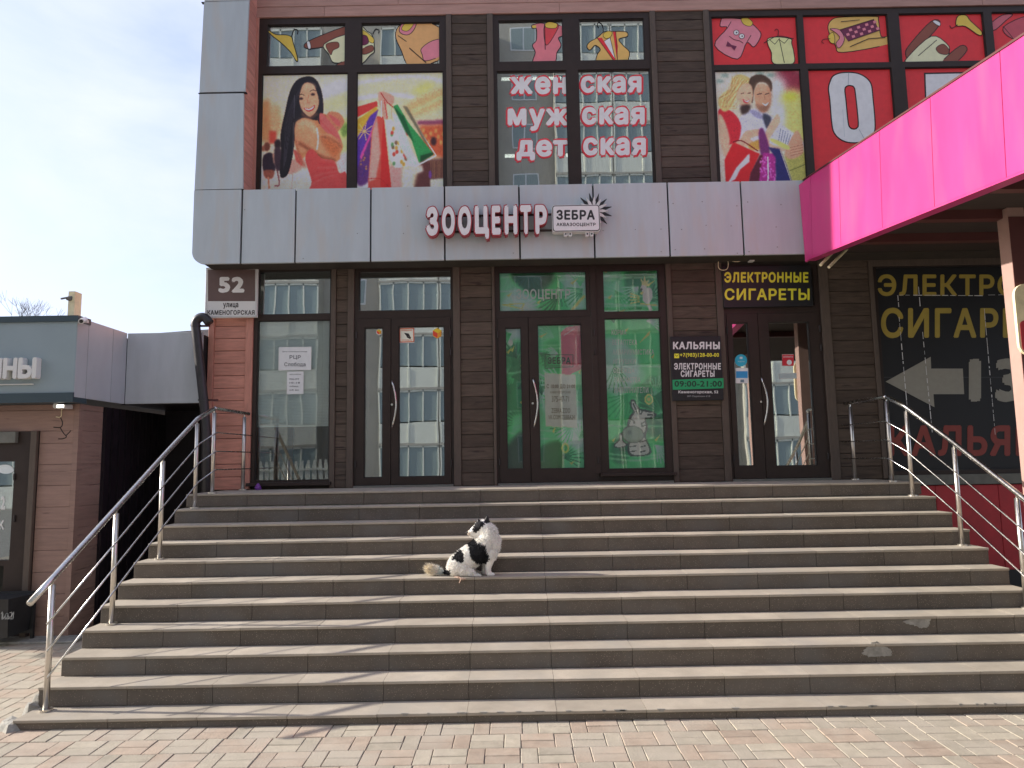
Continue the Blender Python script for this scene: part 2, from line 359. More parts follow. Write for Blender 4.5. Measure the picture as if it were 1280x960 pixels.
def clip_poly(q, c):
    def cut(q, ins, inter):
        o = []
        for i in range(len(q)):
            a, b = q[i-1], q[i]
            if ins(b):
                if not ins(a): o.append(inter(a, b))
                o.append(b)
            elif ins(a): o.append(inter(a, b))
        return o
    x0, x1, z0, z1 = c
    ix = lambda X: (lambda a, b: (X, a[1]+(b[1]-a[1])*(X-a[0])/(b[0]-a[0])))
    iz = lambda Z: (lambda a, b: (a[0]+(b[0]-a[0])*(Z-a[1])/(b[1]-a[1]), Z))
    for ins, inter in ((lambda p: p[0] >= x0, ix(x0)), (lambda p: p[0] <= x1, ix(x1)), (lambda p: p[1] >= z0, iz(z0)), (lambda p: p[1] <= z1, iz(z1))):
        if q: q = cut(q, ins, inter)
    return q
# ---- printed pictures: a fine grid of coloured cells
class Canvas:
    def __init__(s, w, h, box, bgc):
        s.w, s.h = w, h; s.x0, s.y0, s.x1, s.y1 = box; s.im = np.zeros((h, w, 3)); s.im[:] = bgc
        s.X, s.Yy = np.meshgrid(s.x0+(np.arange(w)+.5)*(s.x1-s.x0)/w, s.y0+(np.arange(h)+.5)*(s.y1-s.y0)/h)
        s.rg = np.random.RandomState(3)
    def blur(s, m, sg):
        if sg <= 0: return m
        r = int(sg*3)+1; k = np.exp(-np.arange(-r, r+1)**2/(2*sg*sg)); k /= k.sum()
        m = np.pad(m, r, mode='edge')
        m = np.apply_along_axis(lambda a: np.convolve(a, k, 'valid'), 0, m); return np.apply_along_axis(lambda a: np.convolve(a, k, 'valid'), 1, m)
    def put(s, m, col, a=1): s.im = s.im*(1-m[..., None]*a)+np.array(col)/255.*m[..., None]*a
    def mask(s, pts):
        X, Y = s.X, s.Yy; ins = np.zeros(X.shape, bool); n = len(pts)
        for i in range(n):
            xa, ya = pts[i-1]; xb, yb = pts[i]
            if ya == yb: continue
            c = ((ya > Y) != (yb > Y)) & (X < (xb-xa)*(Y-ya)/(yb-ya)+xa); ins ^= c
        return ins.astype(float)
    def poly(s, pts, col, sm=True, bl=.7, a=1):
        if sm: pts = smooth_path(pts)
        s.put(s.blur(s.mask(pts), bl), col, a)
    def ell(s, cx, cy, rx, ry, col, bl=.7, a=1, rot=0):
        c, q = math.cos(rot), math.sin(rot); dx, dy = s.X-cx, s.Yy-cy
        s.put(s.blur((((dx*c+dy*q)/rx)**2+((-dx*q+dy*c)/ry)**2 < 1).astype(float), bl), col, a)
    def line(s, pts, w, col, sm=True, bl=.5, a=1):
        if sm: pts = smooth_path(pts, False)
        d = np.full(s.X.shape, 1e9)
        for (xa, ya), (xb, yb) in zip(pts[:-1], pts[1:]):
            L2 = (xb-xa)**2+(yb-ya)**2+1e-9; t = np.clip(((s.X-xa)*(xb-xa)+(s.Yy-ya)*(yb-ya))/L2, 0, 1)
            d = np.minimum(d, np.hypot(s.X-xa-t*(xb-xa), s.Yy-ya-t*(yb-ya)))
        s.put(s.blur((d < w/2).astype(float), bl), col, a)
    def noise(s, amt, sg=1.5):
        n = s.blur(s.rg.randn(s.h, s.w), sg); n /= n.std(); s.im = np.clip(s.im*(1+amt*n[..., None]), 0, 1)
def film(name, cv, x0, x1, z0, z1, Y, parent, gain=GAIN, matname='printed_film', wave=0, cap=.86):
    w, h = cv.w, cv.h
    xs = np.linspace(x0, x1, w+1); zs = np.linspace(z1, z0, h+1); XX, ZZ = np.meshgrid(xs, zs)
    YY = np.full(XX.shape, Y)+wave*(np.sin(XX*23+np.sin(ZZ*3)*2)*np.sin(ZZ*1.3+1)+.5*np.sin(ZZ*9+XX*4))
    o0 = ORG[parent.name]
    co = np.stack([XX-o0.x, YY-o0.y, ZZ-o0.z], -1).reshape(-1, 3)
    i = np.arange(h)[:, None]*(w+1)+np.arange(w)[None]; q = np.stack([i, i+w+1, i+w+2, i+1], -1).reshape(-1, 4)
    me = bpy.data.meshes.new(name); me.vertices.add(len(co)); me.vertices.foreach_set('co', co.ravel())
    me.loops.add(q.size); me.loops.foreach_set('vertex_index', q.ravel()); me.polygons.add(len(q)); me.polygons.foreach_set('loop_start', np.arange(len(q))*4)
    me.update(calc_edges=True); me.validate()
    im = np.clip(cv.im, 0, 1); l_ = np.where(im <= .04045, im/12.92, ((im+.055)/1.055)**2.4)/gain; l_ = np.minimum(l_, cap).reshape(-1, 3)
    c4 = np.ones((len(q), 4, 4)); c4[:, :, :3] = l_[:, None]
    ca = me.color_attributes.new('Col', 'FLOAT_COLOR', 'CORNER'); ca.data.foreach_set('color', c4.ravel())
    me.materials.append(MATS[matname]); o = bpy.data.objects.new(name, me); COL.objects.link(o); o.parent = parent; ORG[o.name] = o0.copy()
    return o
# ================================================================ THE SETTING
W, FS, ZL = 9.73, 9.30, 1.705              # facade plane, fascia plane, landing height
def struct(mb, name, m):
    o = mb.build(name, m, None, Vector((0, 0, 0))); o['kind'] = 'structure'; return o
g = MB(); g.add([(-150, -60, -.03), (150, -60, -.03), (150, 200, -.03), (-150, 200, -.03)], [(0, 1, 2, 3)])
struct(g, 'ground', 'asphalt')
g = MB(); g.box(-12, 12, -2, 9.6, -.028, -.006)
pave = struct(g, 'pavement', 'joint_sand')
# paving: modules .37 x .255 m, two bricks lying and one standing
MW, MD = .372, .256
bx, by = G(653.8, 917)[0], G(653.8, 917)[1]
def brick_mb(w, d): return MB().tile(0, w-.005, 0, d-.005, -.03, 0, .004)
BR = {}
for mname in ('paver_pink', 'paver_grey'):
    BR['h', mname] = brick_mb(MW*2/3, MD/2).mesh('brick', mname); BR['v', mname] = brick_mb(MW/3, MD).mesh('brick', mname)
bricks = []
for j in range(-14, 18):
    for i in range(-24, 24):
        x = bx+i*MW+random.uniform(-.002, .002)+(.02*math.sin(j*.9)); y = by+j*MD
        mname = 'paver_pink' if (i+j) % 2 else 'paver_grey'
        if random.random() < .12: mname = 'paver_grey'
        if j % 2: lay = [('h', 0, 0), ('h', 0, MD/2), ('v', MW*2/3, 0)]
        else: lay = [('v', 0, 0), ('h', MW/3, 0), ('h', MW/3, MD/2)]
        for k, dx, dy in lay: bricks.append((k, mname, x+dx, y+dy, random.uniform(-.003, .002)))
def in_view(b):
    x, y = b[2]+.1, b[3]+.06
    return 4.35 < y < 8.0 and abs(x) < y*.74 and not (-4.0 < x < 5.0 and y > 5.74)
bricks = [b for b in bricks if not (-3.95 < b[2] < 4.9 and b[3] > 5.76) and b[3] < 8.5]
vis = sorted([b for b in bricks if in_view(b)], key=lambda b: b[3])
near = set(id(b) for b in vis[:296])
stuff = {'paver_pink': MB(), 'paver_grey': MB()}
for b in bricks:
    if id(b) in near:
        o = place('brick', BR[b[0], b[1]], (b[2], b[3], b[4]+.001), pave, (random.uniform(-.006, .006), random.uniform(-.006, .006), random.uniform(-.01, .01)))
    else:
        w, d = (MW*2/3, MD/2) if b[0] == 'h' else (MW/3, MD)
        stuff[b[1]].tile(b[2], b[2]+w-.005, b[3], b[3]+d-.005, -.028, b[4]+.001, .004)
so_ = stuff['paver_pink']; n1 = len(so_.f); so_.add(stuff['paver_grey'].v, stuff['paver_grey'].f)
o = so_.build('paving_bricks', 'paver_pink', pave); o.data.materials.append(MATS['paver_grey'])
o.data.polygons.foreach_set('material_index', [0]*n1+[1]*(len(so_.f)-n1)); o['kind'] = 'stuff'
# ---------------------------------------------------------------- staircase
XL, XR, TR, RS = -3.975, 4.94, .28, .1625
JP = .708; J0 = .305
st = thing('staircase', 'wide outdoor staircase of eleven granite-tiled steps leading up to the shop doors', 'staircase', (0, 7, 0))
NZ = [ZL-RS*k for k in range(10)]+[.08]
core = MB()
for k in range(11):
    y = 8.524-TR*k; zt = NZ[k]-.032; zb = NZ[k+1]-.03 if k < 10 else -.02
    core.box(XL+.02, XR-.02, y+.03, (8.524-TR*(k-1)+.03 if k else W+.6), -.02, zt)
core.build('core', 'cement', st)
for k in range(11):
    y = 8.524-TR*k; zt = NZ[k]; zb = (NZ[k+1] if k < 9 else (.08 if k == 9 else 0))
    xs = [XL]+[v for v in (J0+JP*i+.004*math.sin(k*2.1) for i in range(-7, 8)) if XL+.08 < v < XR-.08]+[XR]
    for a, b in zip(xs[:-1], xs[1:]):
        j = random.uniform(-.0015, .0015)
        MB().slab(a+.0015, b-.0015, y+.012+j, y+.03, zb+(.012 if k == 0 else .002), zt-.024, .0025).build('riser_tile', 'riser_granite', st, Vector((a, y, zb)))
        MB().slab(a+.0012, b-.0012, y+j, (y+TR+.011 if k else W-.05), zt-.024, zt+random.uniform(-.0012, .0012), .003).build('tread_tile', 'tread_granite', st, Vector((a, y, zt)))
def blotch(cx, cz, y, w, h, seed, mname='cement', name='cement_patch', tilt=0):
    rg = random.Random(seed); pts = []
    for i in range(40):
        t = i*2*math.pi/40; r = .9+.18*math.sin(3*t+seed)+rg.uniform(-.12, .12); pts.append((cx+math.cos(t)*w/2*r, cz+math.sin(t)*h/2*r))
    return MB().prism(pts, y+.007, y+.0125).build(name, mname, st)
p = P(1097, 813, 6.29); blotch(p.x, p.z, 6.285, .27, .13, 3)
p = P(1149, 779, 6.57); blotch(p.x, p.z+.01, 6.565, .25, .10, 5)
# broken mortar at the lower left corner
mm = MB(); rg = random.Random(4)
for cx, cy, r_, h_ in ((-4.08, 5.86, .10, .05), (-4.02, 6.02, .09, .12), (-4.06, 6.17, .08, .15), (-4.0, 5.77, .11, .06), (-3.99, 6.3, .06, .2)):
    n = 9; top = []; bot = []
    for i in range(n):
        t = i*2*math.pi/n; q = rg.uniform(.75, 1.2); bot.append((cx+math.cos(t)*r_*q, cy+math.sin(t)*r_*q, -.02)); top.append((cx+math.cos(t)*r_*q*.6, cy+math.sin(t)*r_*q*.6, h_*rg.uniform(.7, 1.1)))
    mm.add(bot+top+[(cx, cy, h_)], [(i, (i+1) % n, n+(i+1) % n, n+i) for i in range(n)]+[(n+i, n+(i+1) % n, 2*n) for i in range(n)])
mm.build('mortar_rubble', 'cement', st)
# chipped edge of the lowest step
ch = MB(); rg = random.Random(9)
for i in range(26):
    x = rg.choice([rg.uniform(-.9, 1.2), rg.uniform(2.4, 4.3), rg.uniform(-1.2, 4)]); w = rg.uniform(.02, .08); h = rg.uniform(.006, .02)
    ch.prism([(x, .084), (x+w*.4, .0845), (x+w, .083), (x+w*.8, .08-h), (x+w*.3, .08-h*.8)], 5.7225, 5.735)
ch.build('chipped_edge', 'cement', st)['kind'] = 'stuff'
# ---------------------------------------------------------------- main building
def RC(xl, yt, xr, yb, Y):
    a = P(xl, yt, Y); b = P(xr, yb, Y); return (a.x, b.x, b.z, a.z)
def frame_mb(o, holes, y0, y1, mb=None):
    mb = mb or MB(); xs = sorted({o[0], o[1], *[h[0] for h in holes], *[h[1] for h in holes]}); zs = sorted({o[2], o[3], *[h[2] for h in holes], *[h[3] for h in holes]})
    xs = [x for x in xs if o[0] <= x <= o[1]]; zs = [z for z in zs if o[2] <= z <= o[3]]
    nx, nz_ = len(xs)-1, len(zs)-1
    def solid(i, j):
        if not (0 <= i < nx and 0 <= j < nz_): return False
        cx, cz = (xs[i]+xs[i+1])/2, (zs[j]+zs[j+1])/2
        return not any(h[0] < cx < h[1] and h[2] < cz < h[3] for h in holes)
    for i in range(nx):
        for j in range(nz_):
            if not solid(i, j): continue
            a, b, c, d = xs[i], xs[i+1], zs[j], zs[j+1]
            mb.add([(a, y0, c), (b, y0, c), (b, y0, d), (a, y0, d)], [(0, 1, 2, 3)]); mb.add([(a, y1, c), (b, y1, c), (b, y1, d), (a, y1, d)], [(3, 2, 1, 0)])
            if not solid(i-1, j): mb.add([(a, y0, c), (a, y1, c), (a, y1, d), (a, y0, d)], [(0, 3, 2, 1)])
            if not solid(i+1, j): mb.add([(b, y0, c), (b, y1, c), (b, y1, d), (b, y0, d)], [(0, 1, 2, 3)])
            if not solid(i, j-1): mb.add([(a, y0, c), (b, y0, c), (b, y1, c), (a, y1, c)], [(0, 3, 2, 1)])
            if not solid(i, j+1): mb.add([(a, y0, d), (b, y0, d), (b, y1, d), (a, y1, d)], [(0, 1, 2, 3)])
    return mb
def inset(r, dx, dz=None): dz = dx if dz is None else dz; return (r[0]+dx, r[1]-dx, r[2]+dz, r[3]-dz)
bd = thing('shop_building', 'brown plank-clad commercial building with grey composite fascia and large shop windows above the stairs', 'building', (0, W, 0))
xc = P(261, 450, W).x                        # left corner of the lower wall
XE = 10.5; ZT = 11.6
rA = RC(319.5, 334, 412, 603, W); rB = RC(443.8, 335, 568, 605, W); rC = RC(618, 334, 842, 599, W); rD = RC(901, 333, 1038.5, 597, W)
rE = RC(1089, 330, 1350, 590, W)
u1 = RC(325, 24, 559, 237, W); u2 = RC(616, 19, 820, 232, W); u3 = RC(885, 13, 1350, 228, W)
for r in (rB, rC, rD): pass
rB = (rB[0], rB[1], ZL+.002, rB[3]); rC = (rC[0], rC[1], ZL+.002, rC[3]); rD = (rD[0], rD[1], ZL+.002, rD[3])
zu = min(u1[2], u2[2], u3[2]); zt = u2[3]
u1 = (u1[0], u1[1], zu, zt); u2 = (u2[0], u2[1], zu, zt); u3 = (u3[0], u3[1], zu, zt)
wallmb = frame_mb((xc, XE, 0, ZT), [rA, rB, rC, rD, rE, u1, u2, u3], W, W+.2)
wallmb.build('wall', 'soffit_brown', bd)
sh = MB(); sh.box(xc, xc+.2, W+.2, 20, 0, ZT); sh.box(XE-.2, XE, W+.2, 20, 0, ZT); sh.box(xc, XE, 20, 20.2, 0, ZT); sh.box(xc+.2, XE-.2, W+.2, 20, ZT-.2, ZT)
sh.build('side_wall', 'red_planks', bd)
inn = MB(); zf = rA[3]+.35
inn.box(xc+.2, XE-.2, W+.62, 20, ZL-.3, ZL-.01); inn.box(xc+.2, XE-.2, W+.2, 20, zf, zf+.3); inn.box(xc+.2, XE-.2, W+3.2, W+3.3, ZL, ZT-.2)
for xx in ((rA[1]+rB[0])/2, (rB[1]+rC[0])/2, (rC[1]+rD[0])/2, (rD[1]+rE[0])/2): inn.box(xx-.05, xx+.05, W+.2, W+3.2, ZL, zf)
for xx in ((u1[1]+u2[0])/2, (u2[1]+u3[0])/2): inn.box(xx-.05, xx+.05, W+.2, W+3.2, zf+.3, ZT-.2)
inn.build('interior_walls', 'interior', bd)
# planks and trims
def planks(x0, x1, z0, z1, m='dark_planks', sp=.1767, y=W-.02, zoff=0, gap=.006):
    z = z0-zoff
    while z < z1-.01:
        a, b = max(z, z0), min(z+sp-gap, z1)
        if b-a > .03:
            MB().slab(x0, x1, y+random.uniform(-.002, .002), W-.001, a, b, .005).build('plank', m, bd, Vector((x0, y, a)))
        z += sp
def trim(x0, x1, z0, z1, m='dark_trim', y=W-.042):
    MB().slab(x0, x1, y, W-.001, z0, z1, .004).build('trim_board', m, bd, Vector((x0, y, z0)))
def X_(px, py, Y=W): return P(px, py, Y).x
ztop = P(640, 331, W).z; zbase = ZL+.004
a, b = X_(268, 450), X_(307.5, 450)
planks(a+.002, b-.002, zbase, ztop, 'red_planks'); trim(xc, a, zbase, ztop, 'red_trim'); trim(b, rA[0]-.002, zbase, ztop, 'red_trim')
def field(l, pl, pr, r, ly=400, **k):
    planks(pl+.002, pr-.002, zbase, ztop, **k); trim(l, pl, zbase, ztop); trim(pr, r, zbase, ztop)
field(rA[1]+.002, X_(421, 350), X_(435.5, 350), rB[0]-.002)
field(rB[1]+.002, X_(574.8, 350), X_(614.5, 350), rC[0]-.002)
field(rC[1]+.002, X_(838, 350), X_(893.5, 350), rD[0]-.002)
field(rD[1]+.002, X_(1033.5, 350), X_(1085, 350), rE[0]-.002)
planks(rE[0], XE, ztop+.02, ztop+.55, y=W-.01); trim(rE[0], XE, ztop-.12, ztop, y=W-.03)
# upper storey
zq = P(640, 236, W).z
a = X_(303, 200); b = X_(313.5, 200); planks(a, b-.002, zu, zt, 'red_planks', sp=.155); trim(b, u1[0]-.002, zu, zt, 'red_trim')
for l, p0, p1, r, ref in ((u1[1]+.002, X_(564.8, 100), X_(609.5, 100), u2[0]-.002, 0), (u2[1]+.002, X_(821.5, 100), X_(882, 100), u3[0]-.002, 0)):
    planks(p0+.002, p1-.002, zu, zt, sp=.163); trim(l, p0, zu, zt); trim(p1, r, zu, zt)
xs_ = [X_(303, 200), -1.6, 1.9, 5.2, 8.2, XE]
z = zt+.004; row = 0
while z < ZT-.05:
    hh = .165
    off = (row % 3)*1.1-1.1
    cuts = [xs_[0]]+[v+off for v in xs_[1:-1]]+[XE]
    for c0, c1 in zip(cuts[:-1], cuts[1:]):
        MB().slab(c0+.0015, c1-.0015, W-.035, W-.001, z, z+hh-.005, .005).build('facing_board', 'salmon_boards', bd, Vector((c0, W, z)))
    z += hh; row += 1
# fascia band of grey composite panels
zfb = P(640, 323.5, FS).z; zft = P(640, 231.5, FS).z
seams = [303, 370, 463.5, 555.5, 648.5, 741, 834, 925.5, 1018]
xsm = [P(s, 232+(640-s)*.015, FS).x for s in seams]
xl = P(242.5, 260, FS).x
g = .0115
# corner panel with rounded foot
R_ = .17; pts = [(xl+R_-R_*math.cos(t), zfb+R_-R_*math.sin(t)) for t in [i*math.pi/2/8 for i in range(9)]]+[(xsm[0]-g, zfb), (xsm[0]-g, zft), (xl, zft)]
MB().prism(pts, FS-.012, FS+.03).build('composite_panel', 'grey_composite', bd)
for i in range(len(xsm)-1):
    yj = random.uniform(-.002, .002)
    MB().slab(xsm[i]+g, xsm[i+1]-g, FS+yj, FS+.04, zfb, zft, .003).build('composite_panel', 'grey_composite', bd, Vector((xsm[i], FS, zfb)))
bk = MB(); bk.box(xl+.02, xsm[0], FS+.031, W-.001, zfb+R_, zft-.01); bk.box(xl+R_*.8, XE, FS+.045, W-.05, zfb+.015, zft-.01)
bk.build('fascia_box', 'black_gap', bd)
sf = MB(); sf.box(xl+R_, XE, FS+.012, W-.05, zfb+.004, zfb+.0145); sf.build('soffit', 'soffit_brown', bd)
# small rivets on the panels
rv = MB(); rg = random.Random(2)
for i in range(len(xsm)-1):
    for fx in (.12, .5, .88):
        for fz in (.06, .38, .7):
            if rg.random() < (.25 if i < 5 else .8):
                x = xsm[i]+(xsm[i+1]-xsm[i])*fx+rg.uniform(-.06, .06); z_ = zfb+(zft-zfb)*fz+rg.uniform(-.04, .04)
                rv.box(x-.006, x+.006, FS-.004, FS+.001, z_-.005, z_+.005)
rv.build('rivet', 'sill_grey', bd)
# pilaster of stacked panels left of the windows
quads = [((249.4, 117.8), (304.6, 116.8), (303.5, 236), (243.3, 237.3)), ((255.3, 2.8), (311.2, 1.4), (306.2, 114.5), (249.4, 115.6))]
for q in quads:
    c = [P(*v, FS) for v in q]
    MB().prism([(v.x, v.z) for v in c], FS-.006, FS+.03).build('composite_panel', 'grey_composite', bd)
c = [P(*v, FS) for v in quads[1]]; ph = c[0].z-c[3].z; zz = c[0].z+.012
while zz < ZT:
    MB().slab(c[0].x, c[1].x, FS-.006, FS+.03, zz, min(zz+ph, ZT+.1), .003).build('composite_panel', 'grey_composite', bd, Vector((c[0].x, FS, zz))); zz += ph+.012
pb = MB(); pb.box(c[3].x+.03, c[1].x-.06, FS+.031, W-.001, zft, ZT); pb.build('pilaster_core', 'black_gap', bd)
zz = zft
while zz < ZT-.1:
    MB().box(c[1].x-.059, c[1].x-.035, FS+.034, W-.003, zz, zz+.15).build('side_plank', 'red_planks', bd, Vector((c[1].x, W, zz))); zz += .155
for zc in (c[0].z+.006, c[3].z-.006, zft+.006):
    MB().box(c[3].x-.02, c[1].x-.004, FS+.004, FS+.05, zc-.006, zc+.004).build('joint_strip', 'black_gap', bd)

# ---------------------------------------------------------------- windows and doors of the building
def pane(r, y, parent, m='pane_clear', name='pane'): return MB().box(r[0]-.012, r[1]+.012, y, y+.008, r[2]-.012, r[3]+.012).build(name, m, parent)
def beads(r, y, w=.012):                 # glazing bead round a pane
    return frame_mb((r[0], r[1], r[2], r[3]), [inset(r, w)], y-.006, y+.02)
def sub(name, mb, m, parent): return mb.build(name, m, parent)
def child_org(o): ORG[o.name] = ORG.get(o.name, Vector((0, 0, 0))); return o
def window(outer, holes, label=None, y=W-.012, dep=.09, glass='pane_clear', name='window', sill=True):
    f = frame_mb(outer, holes, y, y+dep).build(name, 'brown_frame', bd)
    if label: f['label'] = label
    for h in holes:
        beads(h, y+.02).build('glazing_bead', 'brown_frame_deep', f)
    if sill: MB().slab(outer[0]-.03, outer[1]+.03, y-.09, y-.001, outer[2]-.035, outer[2]+.012, .004).build('sill', 'brown_frame', f)
    return f
gy = W+.024
# A: left shop window
hA = [RC(327.5, 339.4, 413, 392.5, W), RC(322.6, 401, 411, 600, W)]
hA = [(hA[1][0]-.0, hA[1][1], hA[0][2], hA[0][3]), hA[1]]
wA = window(rA, hA, 'tall window with pale closed blinds left of the doors')
pane(hA[0], gy, wA, 'pane_mirror'); pane(hA[1], gy, wA, 'pane_soft')
bl = MB(); zb0 = P(366, 533, W).z; z = zb0
while z < rA[3]-.05: bl.box(rA[0]+.05, rA[1]-.05, gy+.06, gy+.075, z, z+.019); z += .0215
bl.build('blind', 'blinds', wA)
# B: first double door
tB = RC(449, 339.4, 564.2, 387.5, W); zd = tB[2]-.10
LA = (rB[0]+.03, rB[1]-.03, ZL+.03, zd)
def double_door(outer, tr, leaf_holes, split, label, trglass, glasses, hx, hz, ztopleaf, side=None):
    la = (outer[0]+.035, (side[0] if side else outer[1])-.035, ZL+.03, ztopleaf)
    holes = [tr, la]+([side[1], side[2]] if side else [])
    f = frame_mb(outer, holes, W-.012, W+.08).build('door', 'brown_frame', bd); f['label'] = label
    beads(tr, W+.008).build('glazing_bead', 'brown_frame_deep', f); pane(tr, gy, f, trglass)
    for (a, b, hole, gm) in ((la[0], split, leaf_holes[0], glasses[0]), (split, la[1], leaf_holes[1], glasses[1])):
        frame_mb((a+.004, b-.004, la[2]+.005, la[3]-.004), [hole], W-.026, W+.05).build('door_leaf', 'brown_frame', f)
        beads(hole, W-.004).build('glazing_bead', 'brown_frame_deep', f); pane(hole, W+.012, f, gm)
    for zz in (la[2]+.25, la[3]-.28):
        for xx in (la[0], la[1]): MB().tube([(xx, W-.034, zz), (xx, W-.034, zz+.09)], .013, 8).build('hinge', 'brown_frame_deep', f)
    MB().tube([(la[1], W-.034, la[3]-.55), (la[1], W-.034, la[3]-.46)], .013, 8).build('hinge', 'brown_frame_deep', f)
    # bowed pull handle
    n = 11; pts = []
    for i in range(n):
        t = i/(n-1); pts.append((hx+.06*math.sin(math.pi*t)-.005, W-.075-.02*math.sin(math.pi*t), hz[0]+(hz[1]-hz[0])*t))
    h = MB().tube(pts, .012, 8)
    for t in (1, n-2): h.tube([pts[t], (pts[t][0], W-.026, pts[t][2])], .008, 6)
    h.build('handle', 'steel', f, smooth=True)
    MB().tube([(hx-.012, W-.034, (hz[0]+hz[1])/2), (hx-.012, W-.026, (hz[0]+hz[1])/2)], .016, 8).build('lock', 'steel', f)
    MB().box(outer[0]+.01, outer[1]-.01, W-.06, W+.1, ZL-.001, ZL+.028).build('threshold', 'sill_grey', f)
    return f
lB = [RC(456, 410, 478.6, 597, W), RC(498.5, 408.4, 556.7, 595.5, W)]
dB = double_door(rB, tB, lB, X_(489, 500), 'double glass door whose wide leaf mirrors pale balconies', 'pane_mirror', ('pane_mirror', 'pane_mirror'), X_(491.5, 505), (P(491, 535, W).z, P(491, 477, W).z), P(500, 398, W).z)
MB().box(lB[0][0]-.01, lB[0][1]+.01, W+.03, W+.036, lB[0][2], lB[0][3]).build('frosted_sheet', 'interior_pale', dB)
# C: second double door with green film and its side window
tC = RC(623.4, 340.3, 734, 388, W)
sC = [RC(753.2, 338, 826.5, 389.4, W), RC(754.7, 398, 832.8, 585.6, W)]
sC[0] = (sC[1][0], sC[1][1], sC[0][2], sC[0][3])
postx = X_(744, 470)
lC = [RC(631.2, 410, 654.7, 586.3, W), RC(671.2, 406, 731.5, 585.6, W)]
dC = double_door(rC, tC, lC, X_(662, 500), 'double glass door covered inside with green jungle film', 'pane_film', ('pane_film', 'pane_film'), X_(666.8, 505), (P(667, 535, W).z, P(667, 474, W).z), P(680, 397, W).z, side=(postx+.04, sC[0], sC[1]))
for s_ in sC: beads(s_, W+.008).build('glazing_bead', 'brown_frame_deep', dC); pane(s_, gy, dC, 'pane_film')
MB().slab(postx+.03, rC[1]+.03, W-.10, W-.013, ZL+.10, ZL+.14, .004).build('sill', 'brown_frame', dC)
MB().slab(postx-.04, postx+.045, W-.03, W-.0125, ZL+.14, rC[3], .004).build('mullion', 'brown_frame', dC)
# D: door of the vape shop
lD = [RC(913.8, 403.7, 943.7, 582.5, W), RC(953.9, 403, 1022, 582, W)]
lD[1] = (lD[1][0]+.06, lD[1][1], lD[1][2], lD[1][3])
tD = RC(906, 338, 1018, 381, W)
dD = double_door(rD, tD, lD, X_(952, 500), 'dark brown double glass door below a yellow lettered board', 'pane_clear', ('pane_mirror', 'pane_mirror'), X_(951.5, 505), (P(952, 532, W).z, P(952, 473, W).z), P(960, 392, W).z)
MB().box(lD[0][0], lD[0][1]+.02, W+.04, W+.046, lD[0][2]+.5, lD[0][3]-.55).build('frosted_sheet', 'interior_pale', dD)
# things glimpsed inside the vape shop
ins = MB()
ins.box(lD[1][0]+.1, lD[1][0]+.28, W+.5, W+.6, lD[1][2], lD[1][2]+1.1); ins.box(lD[1][1]-.32, lD[1][1]-.02, W+.7, W+.8, lD[1][2], lD[1][2]+1.15)
ins.build('shelving', 'curtain', dD)
MB().box(lD[1][0]+.16, lD[1][0]+.215, W+.35, W+.38, lD[1][2]+.05, lD[1][2]+1.45).build('wooden_post', 'post_paint', dD)
# E: big dark window on the right with a banner behind it
wE = window(rE, [inset(rE, .05)], 'large dark window with yellow, white and red lettering under the canopy', sill=False)
hE = inset(rE, .05); pane(hE, W+.075, wE, 'pane_clear')
MB().box(rE[0], XE, W-.05, W-.001, P(1150, 606, W).z, rE[2]-.002).build('ledge', 'sill_grey', bd)
zr1 = P(1150, 607, W).z-.002; zr0 = P(1240, 712, W).z
xr = XR+.01
while xr < XE-.1:
    MB().slab(xr, min(xr+.86, XE), W-.02, W-.001, zr0, zr1, .004).build('base_panel', 'red_base', bd, Vector((xr, W, zr0))); xr += .866
MB().box(XR+.01, XE, W-.012, W-.001, 0, zr0-.002).build('plinth', 'black_paint', bd)
bn = Decal(W+.05, lambda x, y: P(x, y, W), (hE[0], hE[1], hE[2], hE[3]), .0006)
BK = K(20, 20, 21); YL = K(148, 130, 55); GR = K(128, 126, 116); RD = K(118, 50, 42)
bn.rect(1089, 325, 1352, 592, BK)
q = lambda x, y: (1090+x/3.426, 330+y/3.426)
def btext(t, x0, y0, x1, y1, c, b=.03): a_ = q(x0, y0); b_ = q(x1, y1); bn.text(t, a_[0], a_[1], b_[0], b_[1], c, b)
bn.rect(1095, 470.5, 1340, 472, K(40, 40, 42))
btext('ЭЛЕКТРОННЫЕ', 32, 40, 1010, 134, YL); btext('СИГАРЕТЫ', 46, 184, 870, 315, YL)
bn.poly([q(66, 502), q(260, 395), q(262, 446), q(398, 446), q(404, 556), q(272, 556), q(276, 612)], GR)
btext('13', 424, 402, 660, 590, GR, .05); btext('КАЛЬЯНЫ', 78, 690, 860, 822, RD, .04)
for (x0, y0, x1, y1) in ((118, 132, 122, 180), (207, 95, 214, 180), (122, 130, 480, 133), (122, 225, 160, 660), (222, 290, 262, 720), (485, 190, 530, 730), (500, 132, 560, 131)):  # slits of light between the banner segments, painted on as broken white lines
    L_ = math.hypot(x1-x0, y1-y0); t = 0
    while t < L_:
        s_ = random.uniform(6, 40); a_ = t/L_; b_ = min(1, (t+s_)/L_)
        bn.line([q(x0+(x1-x0)*a_, y0+(y1-y0)*a_), q(x0+(x1-x0)*b_, y0+(y1-y0)*b_)], random.uniform(.004, .011), K(200, 200, 196)); t += s_+random.uniform(2, 16)
bnr = bn.build('banner', 'printed_film', wE)
